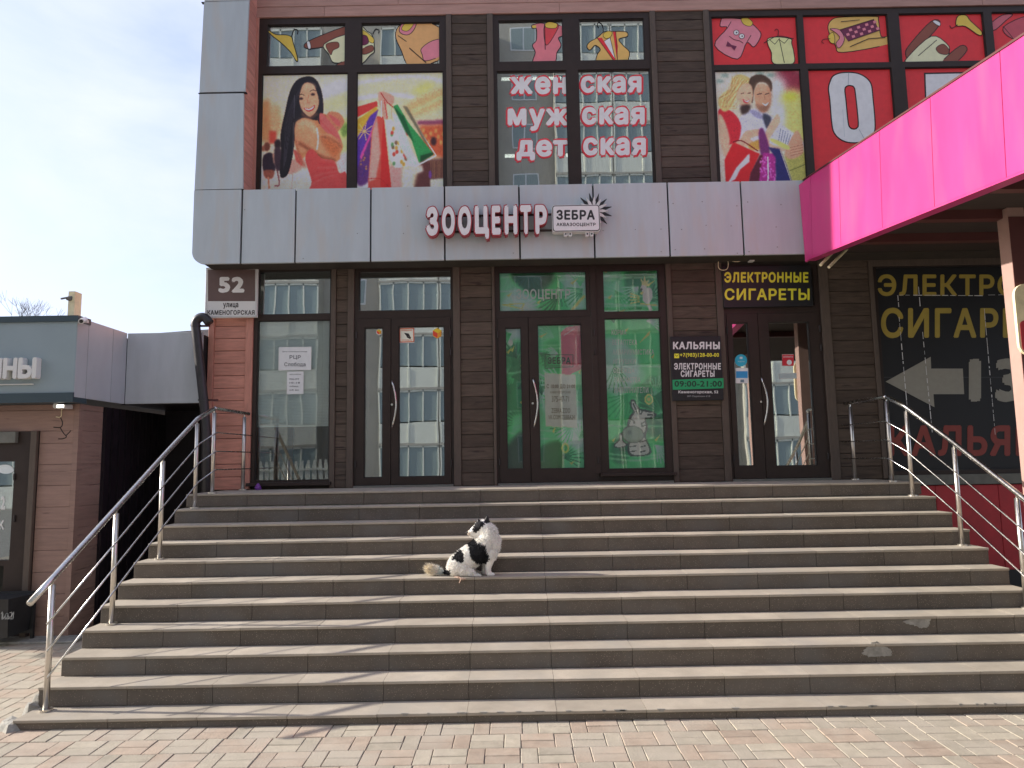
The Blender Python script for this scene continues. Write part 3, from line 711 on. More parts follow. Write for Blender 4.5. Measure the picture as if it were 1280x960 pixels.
# upper windows
def Rz(xl, yt, xr, yb): return RC(xl, yt, xr, yb, W)
z_tr0 = P(640, 82, W).z; 
h1 = [Rz(334.6, 32.3, 431.5, 82), Rz(452, 28.4, 550, 80), Rz(328, 93.5, 434, 233), Rz(446.2, 90.4, 555, 232)]
def snap(hs):                                # line the panes of a column and of a row up
    up, lo = hs[:len(hs)//2], hs[len(hs)//2:]
    zu0 = sum(h[2] for h in up)/len(up); zu1 = sum(h[3] for h in up)/len(up); zl1 = sum(h[3] for h in lo)/len(lo); zl0 = zu+.015
    return [(h[0], h[1], zu0, zu1) for h in up], [(h[0], h[1], zl0, zl1) for h in lo]
h1u, h1l = snap(h1)
w1 = window(u1, h1u+h1l, 'upper left window with two printed pictures of shopping', sill=False)
h2u, h2l = snap([Rz(622.7, 25.8, 704.6, 76.7), Rz(723.5, 25, 806.5, 75), Rz(620.5, 89, 711.8, 229.5), Rz(722.3, 88, 817.8, 227.4)])
w2 = window(u2, h2u+h2l, 'upper middle window with white words outlined in red', sill=False)
h3u, h3l = snap([Rz(888.5, 20.3, 999.4, 77.8), Rz(1002.7, 19.7, 1113.3, 77.4), Rz(1122.5, 18, 1234, 77), Rz(1238.5, 16, 1345, 77), Rz(892.8, 86, 1011, 225.7), Rz(1009.3, 86, 1128, 226), Rz(1130.5, 85.3, 1250, 226), Rz(1246, 85, 1360, 226)])
h3l = [(max(l_[0], u_[0]), u_[1], l_[2], l_[3]) for l_, u_ in zip(h3l, h3u)]
w3 = window(u3, h3u+h3l, 'upper right window covered with red film and a picture of a couple', sill=False)
for h in h1u: pane(h, gy, w1, 'pane_mirror')
for h in h1l: pane(h, gy, w1, 'pane_clear')
for h in h2u+h2l: pane(h, gy, w2, 'pane_mirror')
for h in h3u+h3l: pane(h, gy, w3, 'pane_clear')
cu = MB()
xx = h2l[1][0]-.05
while xx < h2l[1][1]+.1: cu.tube([(xx, W+.3+random.uniform(0, .03), zu), (xx, W+.3+random.uniform(0, .03), zt)], .03, 6); xx += .045
xx = h2l[0][0]+.35
while xx < h2l[0][1]: cu.tube([(xx, W+.34, zu), (xx, W+.34, zu+.85)], .03, 6); xx += .05
cu.build('curtain', 'curtain', w2)
tl = MB(); tl.box(h2l[0][0]+.1, h2l[0][1]+.1, W+.9, W+.95, zu+.95, zu+.985); tl.box(h2u[0][0]+.03, h2u[0][1], W+.5, W+.55, h2u[0][2]+.03, h2u[0][2]+.055); tl.build('tube_lamp', 'lamp_glow', w2)
# ================================================================ PRINTED PICTURES
# smiling woman in a coral dress
c = Canvas(176, 230, (35, 70, 607, 820), (.93, .86, .72))
c.poly([(35, 70), (607, 70), (607, 250), (300, 330), (35, 260)], (226, 212, 178), False, 14)
c.poly([(420, 160), (607, 110), (607, 170), (430, 230)], (240, 236, 216), True, 5); c.poly([(440, 240), (607, 190), (607, 280), (450, 310)], (222, 206, 150), True, 6)
c.poly([(35, 240), (90, 250), (110, 470), (35, 480)], (214, 140, 92), True, 5); c.poly([(100, 280), (150, 270), (170, 420), (110, 440)], (225, 165, 118), True, 5)
c.poly([(84, 420), (132, 424), (132, 500), (84, 500)], (206, 74, 58), False, 2)
c.poly([(35, 640), (607, 640), (607, 820), (35, 820)], (232, 212, 200), False, 12); c.poly([(35, 730), (380, 720), (380, 820), (35, 820)], (236, 196, 176), False, 9)
c.ell(70, 520, 22, 28, (110, 62, 48), 1.2); c.poly([(48, 575), (112, 565), (128, 670), (52, 672)], (44, 34, 46), True, 1.2); c.poly([(112, 560), (150, 600), (146, 640), (118, 620)], (208, 160, 130), True, 1.2)
c.poly([(52, 668), (120, 668), (112, 715), (66, 715)], (150, 84, 66), True, 1.2); c.line([(84, 712), (90, 775)], 12, (196, 130, 100)); c.line([(140, 660), (158, 755), (130, 762)], 11, (150, 96, 92))
c.ell(142, 505, 24, 32, (40, 28, 32), 1.5); c.poly([(120, 535), (168, 540), (172, 660), (130, 655)], (58, 42, 52), True, 1.5); c.ell(45, 530, 14, 18, (150, 90, 70), 1.5)
c.poly([(500, 420), (607, 350), (607, 690), (540, 660)], (226, 222, 140), True, 4); c.poly([(530, 600), (607, 560), (607, 700), (560, 690)], (236, 190, 190), True, 3); c.poly([(560, 400), (607, 380), (607, 450), (570, 470)], (120, 150, 70), True, 3)
c.poly([(205, 620), (300, 590), (330, 640), (250, 690), (205, 680)], (226, 150, 132), True, 2)
c.poly([(245, 380), (300, 340), (420, 330), (470, 420), (520, 470), (560, 600), (470, 620), (360, 560), (300, 600), (250, 480)], (206, 128, 82), True, 1.2)
c.poly([(335, 80), (390, 100), (425, 160), (442, 240), (440, 330), (400, 360), (300, 345), (262, 420), (252, 520), (240, 600), (215, 690), (180, 715), (160, 690), (165, 560), (160, 440), (185, 310), (215, 180), (260, 105)], (26, 22, 28), True, .7)
c.poly([(250, 540), (300, 580), (310, 640), (280, 625), (262, 600)], (196, 84, 74), True, 1)
c.poly([(282, 210), (300, 140), (330, 120), (372, 135), (402, 190), (412, 250), (398, 300), (360, 336), (322, 318), (290, 270)], (224, 160, 122), True, .8)
c.ell(350, 150, 38, 22, (232, 172, 136), 3); c.ell(330, 265, 26, 22, (232, 158, 124), 4); c.ell(392, 240, 14, 24, (232, 160, 122), 3)
for ex, ey in ((293, 222), (372, 196)): c.ell(ex, ey, 15, 8, (60, 40, 38), .9); c.line([(ex-20, ey-20), (ex, ey-28), (ex+20, ey-22)], 5, (64, 42, 36))
c.line([(345, 200), (336, 240), (348, 250)], 5, (196, 122, 92)); c.poly([(312, 280), (350, 284), (386, 262), (380, 290), (352, 304), (325, 298)], (190, 60, 62), True, .6); c.poly([(320, 283), (350, 287), (380, 270), (374, 284), (350, 294), (328, 291)], (248, 240, 232), True, .5)
c.poly([(430, 320), (470, 330), (500, 400), (440, 360), (462, 400), (415, 390), (408, 340)], (196, 108, 76), True, 1); c.line([(408, 320), (420, 370), (462, 400)], 16, (30, 24, 28))
c.poly([(470, 318), (540, 312), (580, 350), (580, 390), (520, 450), (470, 430)], (196, 122, 88), True, 1)
c.poly([(420, 320), (450, 330), (540, 430), (575, 525), (520, 480), (430, 400)], (222, 98, 92), True, 1); c.poly([(480, 325), (550, 360), (555, 400), (520, 380)], (222, 92, 88), True, 1)
c.poly([(262, 370), (330, 350), (390, 380), (420, 440), (500, 450), (578, 520), (520, 612), (440, 590), (360, 545), (300, 560), (258, 470)], (214, 146, 104), True, 1); c.ell(300, 400, 34, 34, (228, 158, 112), 6); c.poly([(420, 460), (560, 520), (520, 600)], (190, 104, 60), True, 4)
c.line([(285, 500), (360, 545), (440, 592), (520, 612)], 22, (140, 72, 46), True, 2.5, .95); c.line([(430, 462), (500, 478), (570, 528)], 14, (160, 86, 56), True, 2, .85); c.line([(290, 380), (340, 372), (400, 430)], 24, (242, 190, 152), True, 4, .9); c.line([(262, 480), (290, 590), (330, 650)], 16, (168, 96, 70), True, 2.5, .8)
c.line([(408, 346), (452, 392), (560, 500)], 6, (150, 44, 48), True, 1.4, .6); c.line([(300, 318), (350, 345), (400, 318)], 13, (170, 104, 72), True, 2.5, .7)
for t in range(9): c.line([(300-t*9, 130+t*14), (240-t*7, 320+t*10), (200-t*2, 600+t*8)], 2.5, (70, 62, 76) if t % 3 else (104, 94, 108), True, .8, .45)
c.line([(400, 110), (432, 200), (440, 300)], 5, (74, 60, 66), True, 1.2, .6); c.ell(318, 296, 16, 9, (240, 180, 150), 3, .5)
c.line([(402, 410), (412, 480), (404, 540)], 9, (236, 220, 210), True, .8)
c.poly([(326, 595), (370, 540), (440, 600), (520, 615), (555, 690), (600, 690), (602, 820), (362, 820), (372, 740)], (208, 70, 66), True, .8)
for t in range(7): c.line([(372+t*10, 760-t*26), (450+t*12, 720-t*16), (540, 700-t*10)], 7, (186, 52, 54) if t % 2 else (228, 98, 90), True, 1.3, .7)
c.line([(245, 690), (240, 815)], 3, (170, 140, 130)); c.line([(248, 200), (244, 560)], 3, (120, 120, 130), True, .6, .6)
c.noise(.035, .8)
F1 = film('printed_picture', c, *inset(h1l[0], .008), gy-.008, w1); F1['label'] = 'picture of a long-haired woman in a coral dress'
# bunch of shopping bags
c = Canvas(176, 230, (672, 50, 1255, 812), (.86, .78, .62))
c.poly([(672, 50), (1255, 50), (1255, 330), (672, 330)], (224, 206, 164), False, 10); c.line([(672, 110), (900, 80), (1100, 75), (1255, 110)], 16, (246, 240, 222), True, 3); c.line([(672, 210), (830, 190), (940, 190), (1060, 210)], 20, (250, 244, 226), True, 2.5)
c.poly([(1040, 170), (1140, 110), (1200, 130), (1120, 190)], (222, 212, 120), True, 4); c.poly([(1000, 260), (1255, 150), (1255, 260), (1040, 330)], (206, 168, 110), True, 6); c.line([(1040, 300), (1255, 210)], 18, (232, 206, 150), True, 3)
c.poly([(1080, 360), (1255, 355), (1255, 390), (1080, 385)], (134, 62, 96), False, 2); c.poly([(1090, 390), (1255, 385), (1255, 600), (1130, 560)], (196, 88, 52), False, 3)
for i in range(9): c.ell(1120+i*17, 420+(i*37) % 90, 8, 14, (244, 168, 90), 1.6)
c.ell(1190, 490, 20, 28, (60, 30, 34), 1.5); c.poly([(1100, 610), (1255, 600), (1255, 790), (1050, 800)], (92, 48, 44), False, 3)
for i in range(8): c.line([(1170+i*11, 620), (1170+i*11, 720)], 5, (140, 100, 70), False)
c.poly([(1165, 730), (1255, 725), (1255, 790), (1165, 790)], (200, 204, 180), False, 1.5); c.ell(1165, 700, 10, 26, (110, 60, 140), 1)
c.poly([(672, 640), (760, 600), (800, 810), (672, 810)], (180, 150, 160), True, 5); c.poly([(672, 740), (740, 700), (760, 812), (672, 812)], (224, 214, 205), False, 4)
c.poly([(880, 640), (980, 640), (975, 808), (900, 808)], (212, 150, 140), False, 3); c.poly([(980, 660), (1110, 640), (1120, 680), (1050, 700), (1050, 790), (980, 800)], (218, 206, 186), False, 2)
c.poly([(700, 500), (775, 420), (770, 700), (680, 760), (672, 600)], (92, 46, 110), True, 2)
for i in range(30): c.ell(672+c.rg.rand()*90, 540+c.rg.rand()*170, 6, 6, (210, 150, 60) if i % 2 else (70, 40, 120), 1)
c.poly([(672, 262), (805, 228), (810, 262), (672, 330)], (206, 56, 50), False, .8); c.poly([(672, 345), (800, 262), (815, 290), (672, 450)], (220, 160, 50), False, 1); c.poly([(672, 460), (760, 320), (815, 280), (800, 330), (720, 540), (672, 660)], (86, 50, 150), False, 1)
for a_ in range(9): c.line([(720, 420), (720+70*math.cos(a_*.7), 420+55*math.sin(a_*.7))], 5, (236, 180, 110))
c.poly([(800, 345), (820, 330), (700, 600), (690, 580)], (214, 70, 150), False, 1)
c.poly([(805, 325), (850, 330), (905, 795), (745, 795), (770, 420)], (222, 74, 60), False, .7); c.poly([(805, 330), (830, 560), (800, 720), (750, 740), (775, 420)], (236, 156, 140), False, 1.5); c.poly([(850, 330), (905, 795), (830, 770), (838, 500)], (206, 40, 36), False, 1); c.line([(745, 722), (830, 722), (905, 795)], 4, (180, 30, 30))
c.poly([(860, 345), (905, 350), (990, 470), (1100, 640), (930, 655), (895, 600)], (226, 224, 212), False, 1)
for i in range(26): c.ell(900+c.rg.rand()*110, 380+c.rg.rand()*260, 11, 14, ((190, 60, 50), (200, 150, 60), (120, 90, 70), (90, 140, 90))[i % 4], 1)
c.poly([(905, 300), (960, 330), (1080, 640), (1040, 650), (960, 520)], (190, 214, 196), False, 1.2)
c.poly([(915, 262), (945, 250), (1020, 370), (1190, 570), (1090, 625), (1040, 480)], (46, 142, 74), False, .8); c.poly([(915, 262), (990, 330), (1060, 500), (1000, 430)], (22, 88, 46), False, 1.2); c.line([(1200, 585), (1060, 650)], 9, (226, 228, 222), False); c.line([(1010, 300), (1205, 580)], 7, (214, 214, 206), False); c.poly([(1100, 580), (1180, 560), (1190, 575), (1100, 622)], (20, 70, 34), False, 1)
c.poly([(980, 262), (1010, 265), (1160, 520), (1120, 480)], (110, 104, 80), False, 1.2)
c.poly([(812, 178), (840, 165), (900, 185), (925, 215), (905, 260), (870, 250), (880, 345), (850, 330), (820, 240)], (226, 150, 130), True, 1.2); c.line([(830, 175), (870, 230), (915, 270)], 7, (170, 60, 50)); c.line([(835, 230), (835, 330)], 8, (246, 230, 226)); c.line([(855, 225), (875, 340)], 6, (196, 60, 56)); c.line([(905, 250), (905, 340)], 5, (190, 150, 100))
c.noise(.035, .8)
F2 = film('printed_picture', c, *inset(h1l[1], .008), gy-.008, w1); F2['label'] = 'picture of a hand holding colourful shopping bags'
# couple with bags
c = Canvas(176, 236, (62, 330, 560, 942), (.80, .76, .68))
c.poly([(62, 330), (560, 330), (560, 420), (62, 420)], (206, 200, 186), False, 8); c.poly([(430, 335), (560, 335), (560, 450), (450, 460)], (140, 40, 60), True, 8); c.poly([(380, 400), (470, 380), (470, 620), (400, 640)], (216, 212, 206), True, 8)
c.poly([(440, 470), (560, 450), (560, 720), (470, 700)], (214, 196, 112), True, 7); c.ell(500, 470, 40, 22, (236, 196, 70), 4); c.ell(440, 560, 20, 60, (190, 206, 210), 5); c.poly([(440, 780), (560, 760), (560, 942), (480, 942)], (170, 164, 84), False, 3); c.line([(470, 860), (560, 830)], 5, (110, 110, 50))
for p_ in ((390, 352), (330, 342), (120, 350), (90, 380)): c.ell(p_[0], p_[1], 26, 9, (120, 150, 140), 3)
c.poly([(170, 620), (240, 540), (330, 540), (410, 600), (540, 690), (556, 740), (440, 760), (330, 700), (220, 720), (175, 700)], (196, 196, 210), True, 1.5)
for i in range(6): c.line([(430+i*14, 640+i*8), (410+i*14, 720)], 4, (120, 120, 140))
c.poly([(72, 540), (120, 530), (170, 560), (200, 620), (180, 700), (130, 720), (100, 740), (80, 680)], (196, 36, 48), True, 1); c.poly([(72, 560), (105, 590), (130, 700), (95, 760), (72, 700)], (222, 170, 140), True, 1.5)
c.poly([(160, 370), (210, 345), (270, 370), (285, 420), (260, 440), (235, 400), (190, 440), (170, 480), (150, 520), (110, 545), (80, 520), (74, 480), (110, 440), (150, 420)], (214, 178, 112), True, 1.3)
for t in range(16): c.line([(165+t*7, 356+t*2), (150-t*3+ (t%4)*12, 430+t*6), (84+t*7, 470+t*4)], 4, ((120, 84, 44), (244, 222, 170), (186, 142, 84), (232, 200, 140))[t % 4], True, .8, .7)
for t in range(12): c.line([(170+t*8, 360+t*3), (120+t*7, 440+t*5), (90+t*7, 520)], 5, ((238, 214, 156), (170, 126, 70), (224, 190, 120))[t % 3], True, 1, .65)
c.poly([(262, 380), (300, 350), (350, 352), (392, 385), (394, 430), (380, 440), (368, 400), (320, 390), (290, 430), (275, 500), (262, 470)], (74, 52, 38), True, 1)
c.poly([(292, 430), (320, 400), (370, 410), (386, 450), (378, 510), (340, 552), (305, 530), (288, 480)], (206, 150, 116), True, 1); c.poly([(292, 505), (320, 515), (345, 512), (374, 500), (372, 528), (340, 553), (305, 535)], (140, 98, 76), True, 3); c.ell(335, 415, 34, 22, (222, 172, 140), 4, .8); c.line([(372, 400), (388, 450), (378, 510)], 9, (150, 100, 76), True, 2.5, .7); c.poly([(330, 500), (350, 508), (370, 498), (352, 518)], (246, 236, 226), True, .6)
c.line([(306, 455), (330, 450)], 5, (60, 40, 34)); c.line([(352, 455), (374, 450)], 5, (60, 40, 34)); c.line([(345, 455), (350, 485)], 4, (170, 110, 84))
c.poly([(190, 440), (220, 400), (268, 400), (280, 440), (272, 490), (240, 520), (205, 510), (185, 480)], (226, 172, 140), True, 1.2); c.poly([(218, 478), (240, 486), (262, 482), (245, 500), (225, 496)], (200, 70, 74), True, .6); c.poly([(222, 481), (240, 488), (258, 484), (244, 495)], (250, 244, 238), True, .5); c.line([(210, 450), (228, 445)], 4, (80, 50, 40)); c.line([(250, 448), (266, 446)], 4, (80, 50, 40))
c.poly([(205, 515), (260, 510), (250, 545), (210, 560)], (60, 40, 36), True, 2); c.poly([(255, 540), (300, 545), (350, 590), (320, 585), (285, 575)], (150, 146, 176), True, 1); c.poly([(330, 560), (380, 580), (350, 640)], (60, 60, 76), True, 1.5)
c.poly([(335, 690), (350, 640), (395, 580), (420, 560), (430, 600), (395, 650), (360, 700), (380, 725), (460, 735), (440, 760), (360, 730)], (222, 172, 142), True, 1.2); c.poly([(470, 720), (520, 650), (550, 690), (554, 760), (520, 790), (470, 800), (445, 770)], (208, 150, 120), True, 1.2)
for t in range(4): c.line([(480, 740+t*14), (552, 726+t*14)], 3, (160, 100, 80))
c.poly([(380, 690), (470, 730), (460, 750), (370, 705)], (222, 210, 110), True, 1)
c.poly([(180, 700), (225, 650), (310, 640), (320, 665), (250, 690), (270, 710), (200, 740), (150, 770), (95, 780), (100, 735)], (224, 168, 138), True, 1.2)
c.poly([(235, 720), (330, 690), (320, 740), (260, 750)], (196, 150, 70), True, 1.5); c.poly([(300, 660), (330, 640), (360, 760), (310, 790)], (110, 40, 100), True, 1.5)
c.poly([(150, 705), (300, 770), (240, 880), (220, 942), (92, 942), (92, 800)], (206, 32, 36), False, 1); c.poly([(120, 900), (160, 840), (230, 775), (240, 768), (238, 810), (180, 850), (150, 900), (100, 925)], (240, 226, 228), False, 1.2); c.line([(150, 705), (200, 700), (290, 755)], 6, (120, 20, 26))
c.poly([(240, 870), (300, 775), (330, 780), (290, 942), (220, 942)], (86, 22, 40), False, 1); c.poly([(320, 765), (398, 770), (380, 942), (280, 942)], (168, 40, 130), False, 1)
for i in range(60): c.ell(295+c.rg.rand()*90, 780+c.rg.rand()*150, 4, 5, (226, 120, 200), .8, .8)
c.line([(345, 790), (340, 900), (320, 942)], 7, (246, 220, 240)); c.poly([(350, 735), (420, 745), (450, 830), (484, 942), (384, 942), (390, 790)], (40, 36, 96), False, 1.2); c.line([(420, 750), (480, 940)], 4, (200, 190, 170))
c.noise(.035, .8)
F3 = film('printed_picture', c, *inset(h3l[0], .008), gy-.008, w3); F3['label'] = 'picture of a laughing couple with shopping bags'
# ---- drawn clothes on the upper panes
def wpx(n): return n/F*W
def paneclip(h): return (h[0]+.004, h[1]-.004, h[2]+.004, h[3]-.004)
def newdecal(h, crop=None):
    if crop: x0, y0, s_ = crop; M = lambda x, y: P(x0+x/s_, y0+y/s_, W)
    else: M = lambda x, y: P(x, y, W)
    return Decal(gy-.003, M, paneclip(h))
PK = K(196, 118, 130); OR = K(206, 160, 88); YE = K(196, 170, 70); BRW = K(120, 66, 50); CREAM = K(206, 196, 160); REDF = K(196, 40, 46); PUR = K(96, 30, 62); INK = (.02, .012, .012); WH = K(214, 216, 218)
cA = (230, 0, 3.87)
d = newdecal(h1u[0], cA)
d.shape([(402, 138), (440, 162), (490, 165), (518, 175), (525, 200), (548, 280), (540, 290), (515, 250), (470, 205), (420, 165)], YE)
d.line([(518, 172), (530, 140), (548, 142), (546, 160)], .012, INK, smooth=True)
d.shape([(592, 200), (760, 130), (800, 130), (800, 190), (610, 232)], BRW); d.shape([(592, 200), (606, 198), (612, 228), (600, 232)], WH, .008)
d.shape([(676, 210), (800, 165), (800, 280), (725, 300), (700, 260)], CREAM); d.shape([(685, 212), (740, 200), (748, 225), (720, 240), (708, 262)], BRW, .008); d.line([(712, 268), (800, 238)], .01, INK); d.line([(720, 290), (800, 262)], .01, INK); d.shape([(735, 312), (800, 290), (800, 340)], BRW)
d.build('printed_clothes', 'printed_film', w1)
d = newdecal(h1u[1], cA)
d.shape([(850, 130), (885, 148), (910, 170), (920, 240), (900, 262), (850, 300)], CREAM); d.shape([(862, 140), (915, 180), (910, 205), (870, 178)], YE, .008); d.shape([(850, 170), (882, 170), (890, 205), (850, 215)], PUR, .008); d.line([(920, 235), (850, 285)], .01, INK); d.shape([(850, 240), (905, 215), (915, 240), (870, 260)], BRW, .008)
d.line([(912, 160), (925, 138), (942, 142), (940, 155)], .012, INK, smooth=True)
d.shape([(1045, 118), (1120, 106), (1200, 112), (1260, 160), (1260, 260), (1170, 312), (1085, 312), (1050, 240), (1022, 170)], K(204, 150, 96)); d.shape([(1040, 140), (1060, 108), (1120, 104), (1112, 140), (1085, 165), (1052, 160)], PK, .01); d.shape([(1052, 138), (1068, 112), (1108, 110), (1095, 136), (1075, 148)], YE, .007)
d.shape([(1148, 232), (1200, 195), (1260, 190), (1260, 255), (1170, 292), (1152, 262)], PK, .009); d.line([(1090, 230), (1170, 300)], .014, INK); d.line([(1185, 140), (1260, 185)], .014, INK); d.line([(1035, 170), (1075, 198)], .01, INK)
d.build('printed_clothes', 'printed_film', w1)
cB = (540, 0, 3.87)
d = newdecal(h2u[0], cB)
d.shape([(484, 118), (520, 108), (545, 110), (640, 125), (636, 165), (612, 180), (625, 215), (605, 250), (590, 300), (492, 300), (500, 250), (486, 215), (505, 190), (505, 135), (486, 132)], K(200, 110, 118)); d.shape([(545, 115), (610, 112), (596, 160), (552, 215)], K(190, 60, 66), .008); d.shape([(548, 112), (570, 102), (605, 112), (598, 132), (555, 130)], YE, .007)
d.line([(545, 110), (548, 235), (540, 300)], .012, INK); d.line([(636, 128), (552, 240)], .012, INK); d.poly([(485, 120), (505, 118), (503, 132), (487, 132)], YE)
d.build('printed_clothes', 'printed_film', w2)
d = newdecal(h2u[1], cB)
d.shape([(750, 220), (765, 198), (800, 178), (835, 150), (880, 148), (940, 150), (946, 172), (905, 185), (925, 215), (955, 245), (952, 280), (935, 300), (805, 300), (800, 262), (815, 235), (790, 215), (765, 238)], OR)
d.shape([(825, 200), (862, 178), (888, 285)], WH, .008, smooth=False); d.poly([(800, 180), (822, 178), (892, 290), (878, 290)], REDF); d.poly([(876, 150), (890, 150), (900, 220), (896, 285)], REDF); d.line([(800, 180), (880, 290)], .009, INK); d.line([(890, 150), (898, 285)], .009, INK)
d.shape([(828, 165), (848, 148), (872, 152), (864, 176), (840, 182)], YE, .007); d.line([(830, 148), (825, 118), (808, 104), (800, 118), (806, 130)], .011, INK, smooth=True)
d.build('printed_clothes', 'printed_film', w2)
words = ((h2l[0], (('жен', 637, 94.3, 710, 117.6), ('муж', 633.5, 134.4, 710.8, 163.5), ('дет', 644.6, 173.6, 710.8, 200.5))), (h2l[1], (('ская', 725, 93.5, 803, 115.8), ('ская', 726.5, 132.5, 807, 155.8), ('ская', 728, 170.8, 808.5, 194.2))))
for h, ws in words:
    d = newdecal(h); d.clip = None
    for (t, x0, y0, x1, y1) in ws:
        d.text(t, x0-1.2, y0-1.6, x1+1.6, y1+2, K(190, 48, 58), .095); d.text(t, x0+1.0, y0+.4, x1-.8, y1-.6, (.86, .85, .84), .05)
    d.build('lettering', 'printed_film', w2)
cC = (880, 10, 4.364)
RF = K(206, 44, 48)
def redpane(h): d = newdecal(h, cC); d.clip = None; d.k = -6; dd = Decal(gy-.002, lambda x, y: P(x, y, W)); dd.add([(h[0]+.003, gy-.002, h[2]+.003), (h[1]-.003, gy-.002, h[2]+.003), (h[1]-.003, gy-.002, h[3]-.003), (h[0]+.003, gy-.002, h[3]-.003)], [(0, 1, 2, 3)]); dd.c = [RF]; dd.build('red_film', 'printed_film', w3); d.clip = paneclip(h); d.k = 1; return d
d = redpane(h3u[0])
d.shape([(105, 45), (150, 50), (235, 62), (300, 115), (312, 150), (275, 208), (235, 185), (185, 275), (60, 200), (128, 105), (90, 95)], PK); d.shape([(205, 55), (240, 50), (268, 75), (255, 95), (220, 85)], YE, .007)
d.line([(128, 108), (150, 70)], .009, INK); d.line([(235, 185), (258, 145)], .009, INK)
for cx, cy in ((178, 130), (208, 150)): d.ell(cx, cy, 15, 14, WH); d.line([(cx+15*math.cos(t*.63), cy+14*math.sin(t*.63)) for t in range(10)], .007, INK, True); d.ell(cx+2, cy, 4, 4, INK)
d.line([(140, 150), (165, 168), (195, 175), (215, 188)], .008, INK, smooth=True); d.poly([(130, 178), (152, 198), (180, 205), (168, 228), (150, 208), (122, 205)], PUR)
d.shape([(350, 165), (400, 155), (475, 165), (480, 190), (492, 240), (488, 300), (382, 300), (370, 240), (352, 200)], K(214, 198, 140)); d.line([(412, 162), (440, 295)], .011, INK); d.line([(330, 188), (405, 150), (490, 165)], .011, INK, smooth=True); d.line([(405, 150), (408, 122), (396, 112), (388, 122)], .009, INK, smooth=True); d.line([(360, 170), (388, 195), (410, 168), (440, 190), (462, 165)], .008, INK)
d.build('printed_clothes', 'printed_film', w3)
d = redpane(h3u[1])
d.shape([(700, 60), (760, 45), (940, 42), (955, 60), (970, 150), (1010, 150), (1010, 192), (760, 238), (720, 200), (680, 110)], OR)
d.poly([(745, 115), (930, 58), (960, 118), (790, 178)], PUR)
for i in range(8):
    for j in range(3):
        if (i+j) % 2: cx, cy = 770+i*22+j*8, 118+j*18-i*7; d.poly([(cx, cy), (cx+16, cy-5), (cx+21, cy+8), (cx+5, cy+13)], PK)
d.line([(745, 115), (930, 58)], .009, INK); d.line([(790, 178), (962, 118)], .009, INK); d.shape([(690, 110), (740, 115), (768, 160), (755, 200), (735, 215), (722, 190), (742, 160), (725, 135)], PK, .008)
d.shape([(680, 150), (705, 130), (715, 160), (712, 190), (690, 182)], YE, .007); d.line([(690, 165), (655, 168), (645, 182), (655, 190)], .009, INK, smooth=True); d.line([(800, 208), (900, 165), (990, 158)], .012, INK); d.line([(750, 72), (850, 62)], .01, INK)
d.build('printed_clothes', 'printed_film', w3)
cD = (860, 0, 3.048)
d = redpane(h3u[2]); d.M = lambda x, y: P(860+x/3.048, y/3.048, W)
d.shape([(832, 205), (845, 170), (930, 78), (962, 90), (880, 185), (850, 232)], BRW); d.shape([(936, 80), (945, 74), (964, 84), (960, 96)], WH, .007); d.shape([(840, 215), (930, 135), (990, 165), (998, 195), (975, 236), (845, 236)], CREAM); d.shape([(948, 180), (975, 165), (998, 188), (990, 205), (960, 200)], BRW, .008); d.shape([(968, 236), (1040, 172), (1066, 188), (1020, 236)], BRW); d.line([(880, 210), (950, 150)], .01, INK)
d.shape([(1030, 60), (1060, 55), (1080, 78), (1122, 118), (1112, 132), (1060, 98), (1025, 95)], YE); d.line([(1030, 92), (1008, 105), (1000, 95)], .011, INK, smooth=True)
d.build('printed_clothes', 'printed_film', w3)
d = redpane(h3u[3]); d.M = lambda x, y: P(860+x/3.048, y/3.048, W)
d.shape([(1156, 88), (1200, 55), (1240, 52), (1215, 75), (1175, 110), (1158, 108)], K(176, 90, 100)); d.shape([(1205, 100), (1300, 60), (1300, 140), (1235, 142)], K(170, 70, 80)); d.line([(1205, 98), (1240, 140)], .01, INK)
d.build('printed_clothes', 'printed_film', w3)
d = redpane(h3l[1]); d.clip = None
o_ = [(690, 400), (710, 365), (760, 348), (830, 350), (880, 370), (915, 410), (925, 480), (937, 620), (930, 680), (890, 720), (820, 732), (760, 720), (715, 680), (700, 620), (690, 500), (682, 440)]
i_ = [(772, 440), (785, 422), (805, 420), (822, 430), (830, 470), (845, 620), (838, 650), (820, 657), (800, 648), (790, 620), (778, 500)]
d.shape(o_, K(196, 208, 214), .018); d.shape(i_, RF, .018); d.line([(792, 352), (790, 415)], .006, K(120, 130, 140)); d.line([(850, 660), (880, 715)], .006, K(130, 140, 150)); d.line([(760, 550), (770, 700)], .004, K(150, 160, 166))
d.build('lettering', 'printed_film', w3)
d = redpane(h3l[2]); d.M = lambda x, y: P(860+x/3.048, y/3.048, W); d.clip = None
for (a_, m_) in (((905, 275), None),):
    d.poly([(902, 274), (1215, 268), (1225, 640), (1120, 640), (1110, 350), (1010, 352), (1020, 640), (915, 640)], INK); d.poly([(908, 280), (1209, 274), (1218, 634), (1127, 634), (1117, 343), (1003, 345), (1013, 634), (921, 634)], K(196, 208, 214))
d.build('lettering', 'printed_film', w3)
redpane(h3l[3])
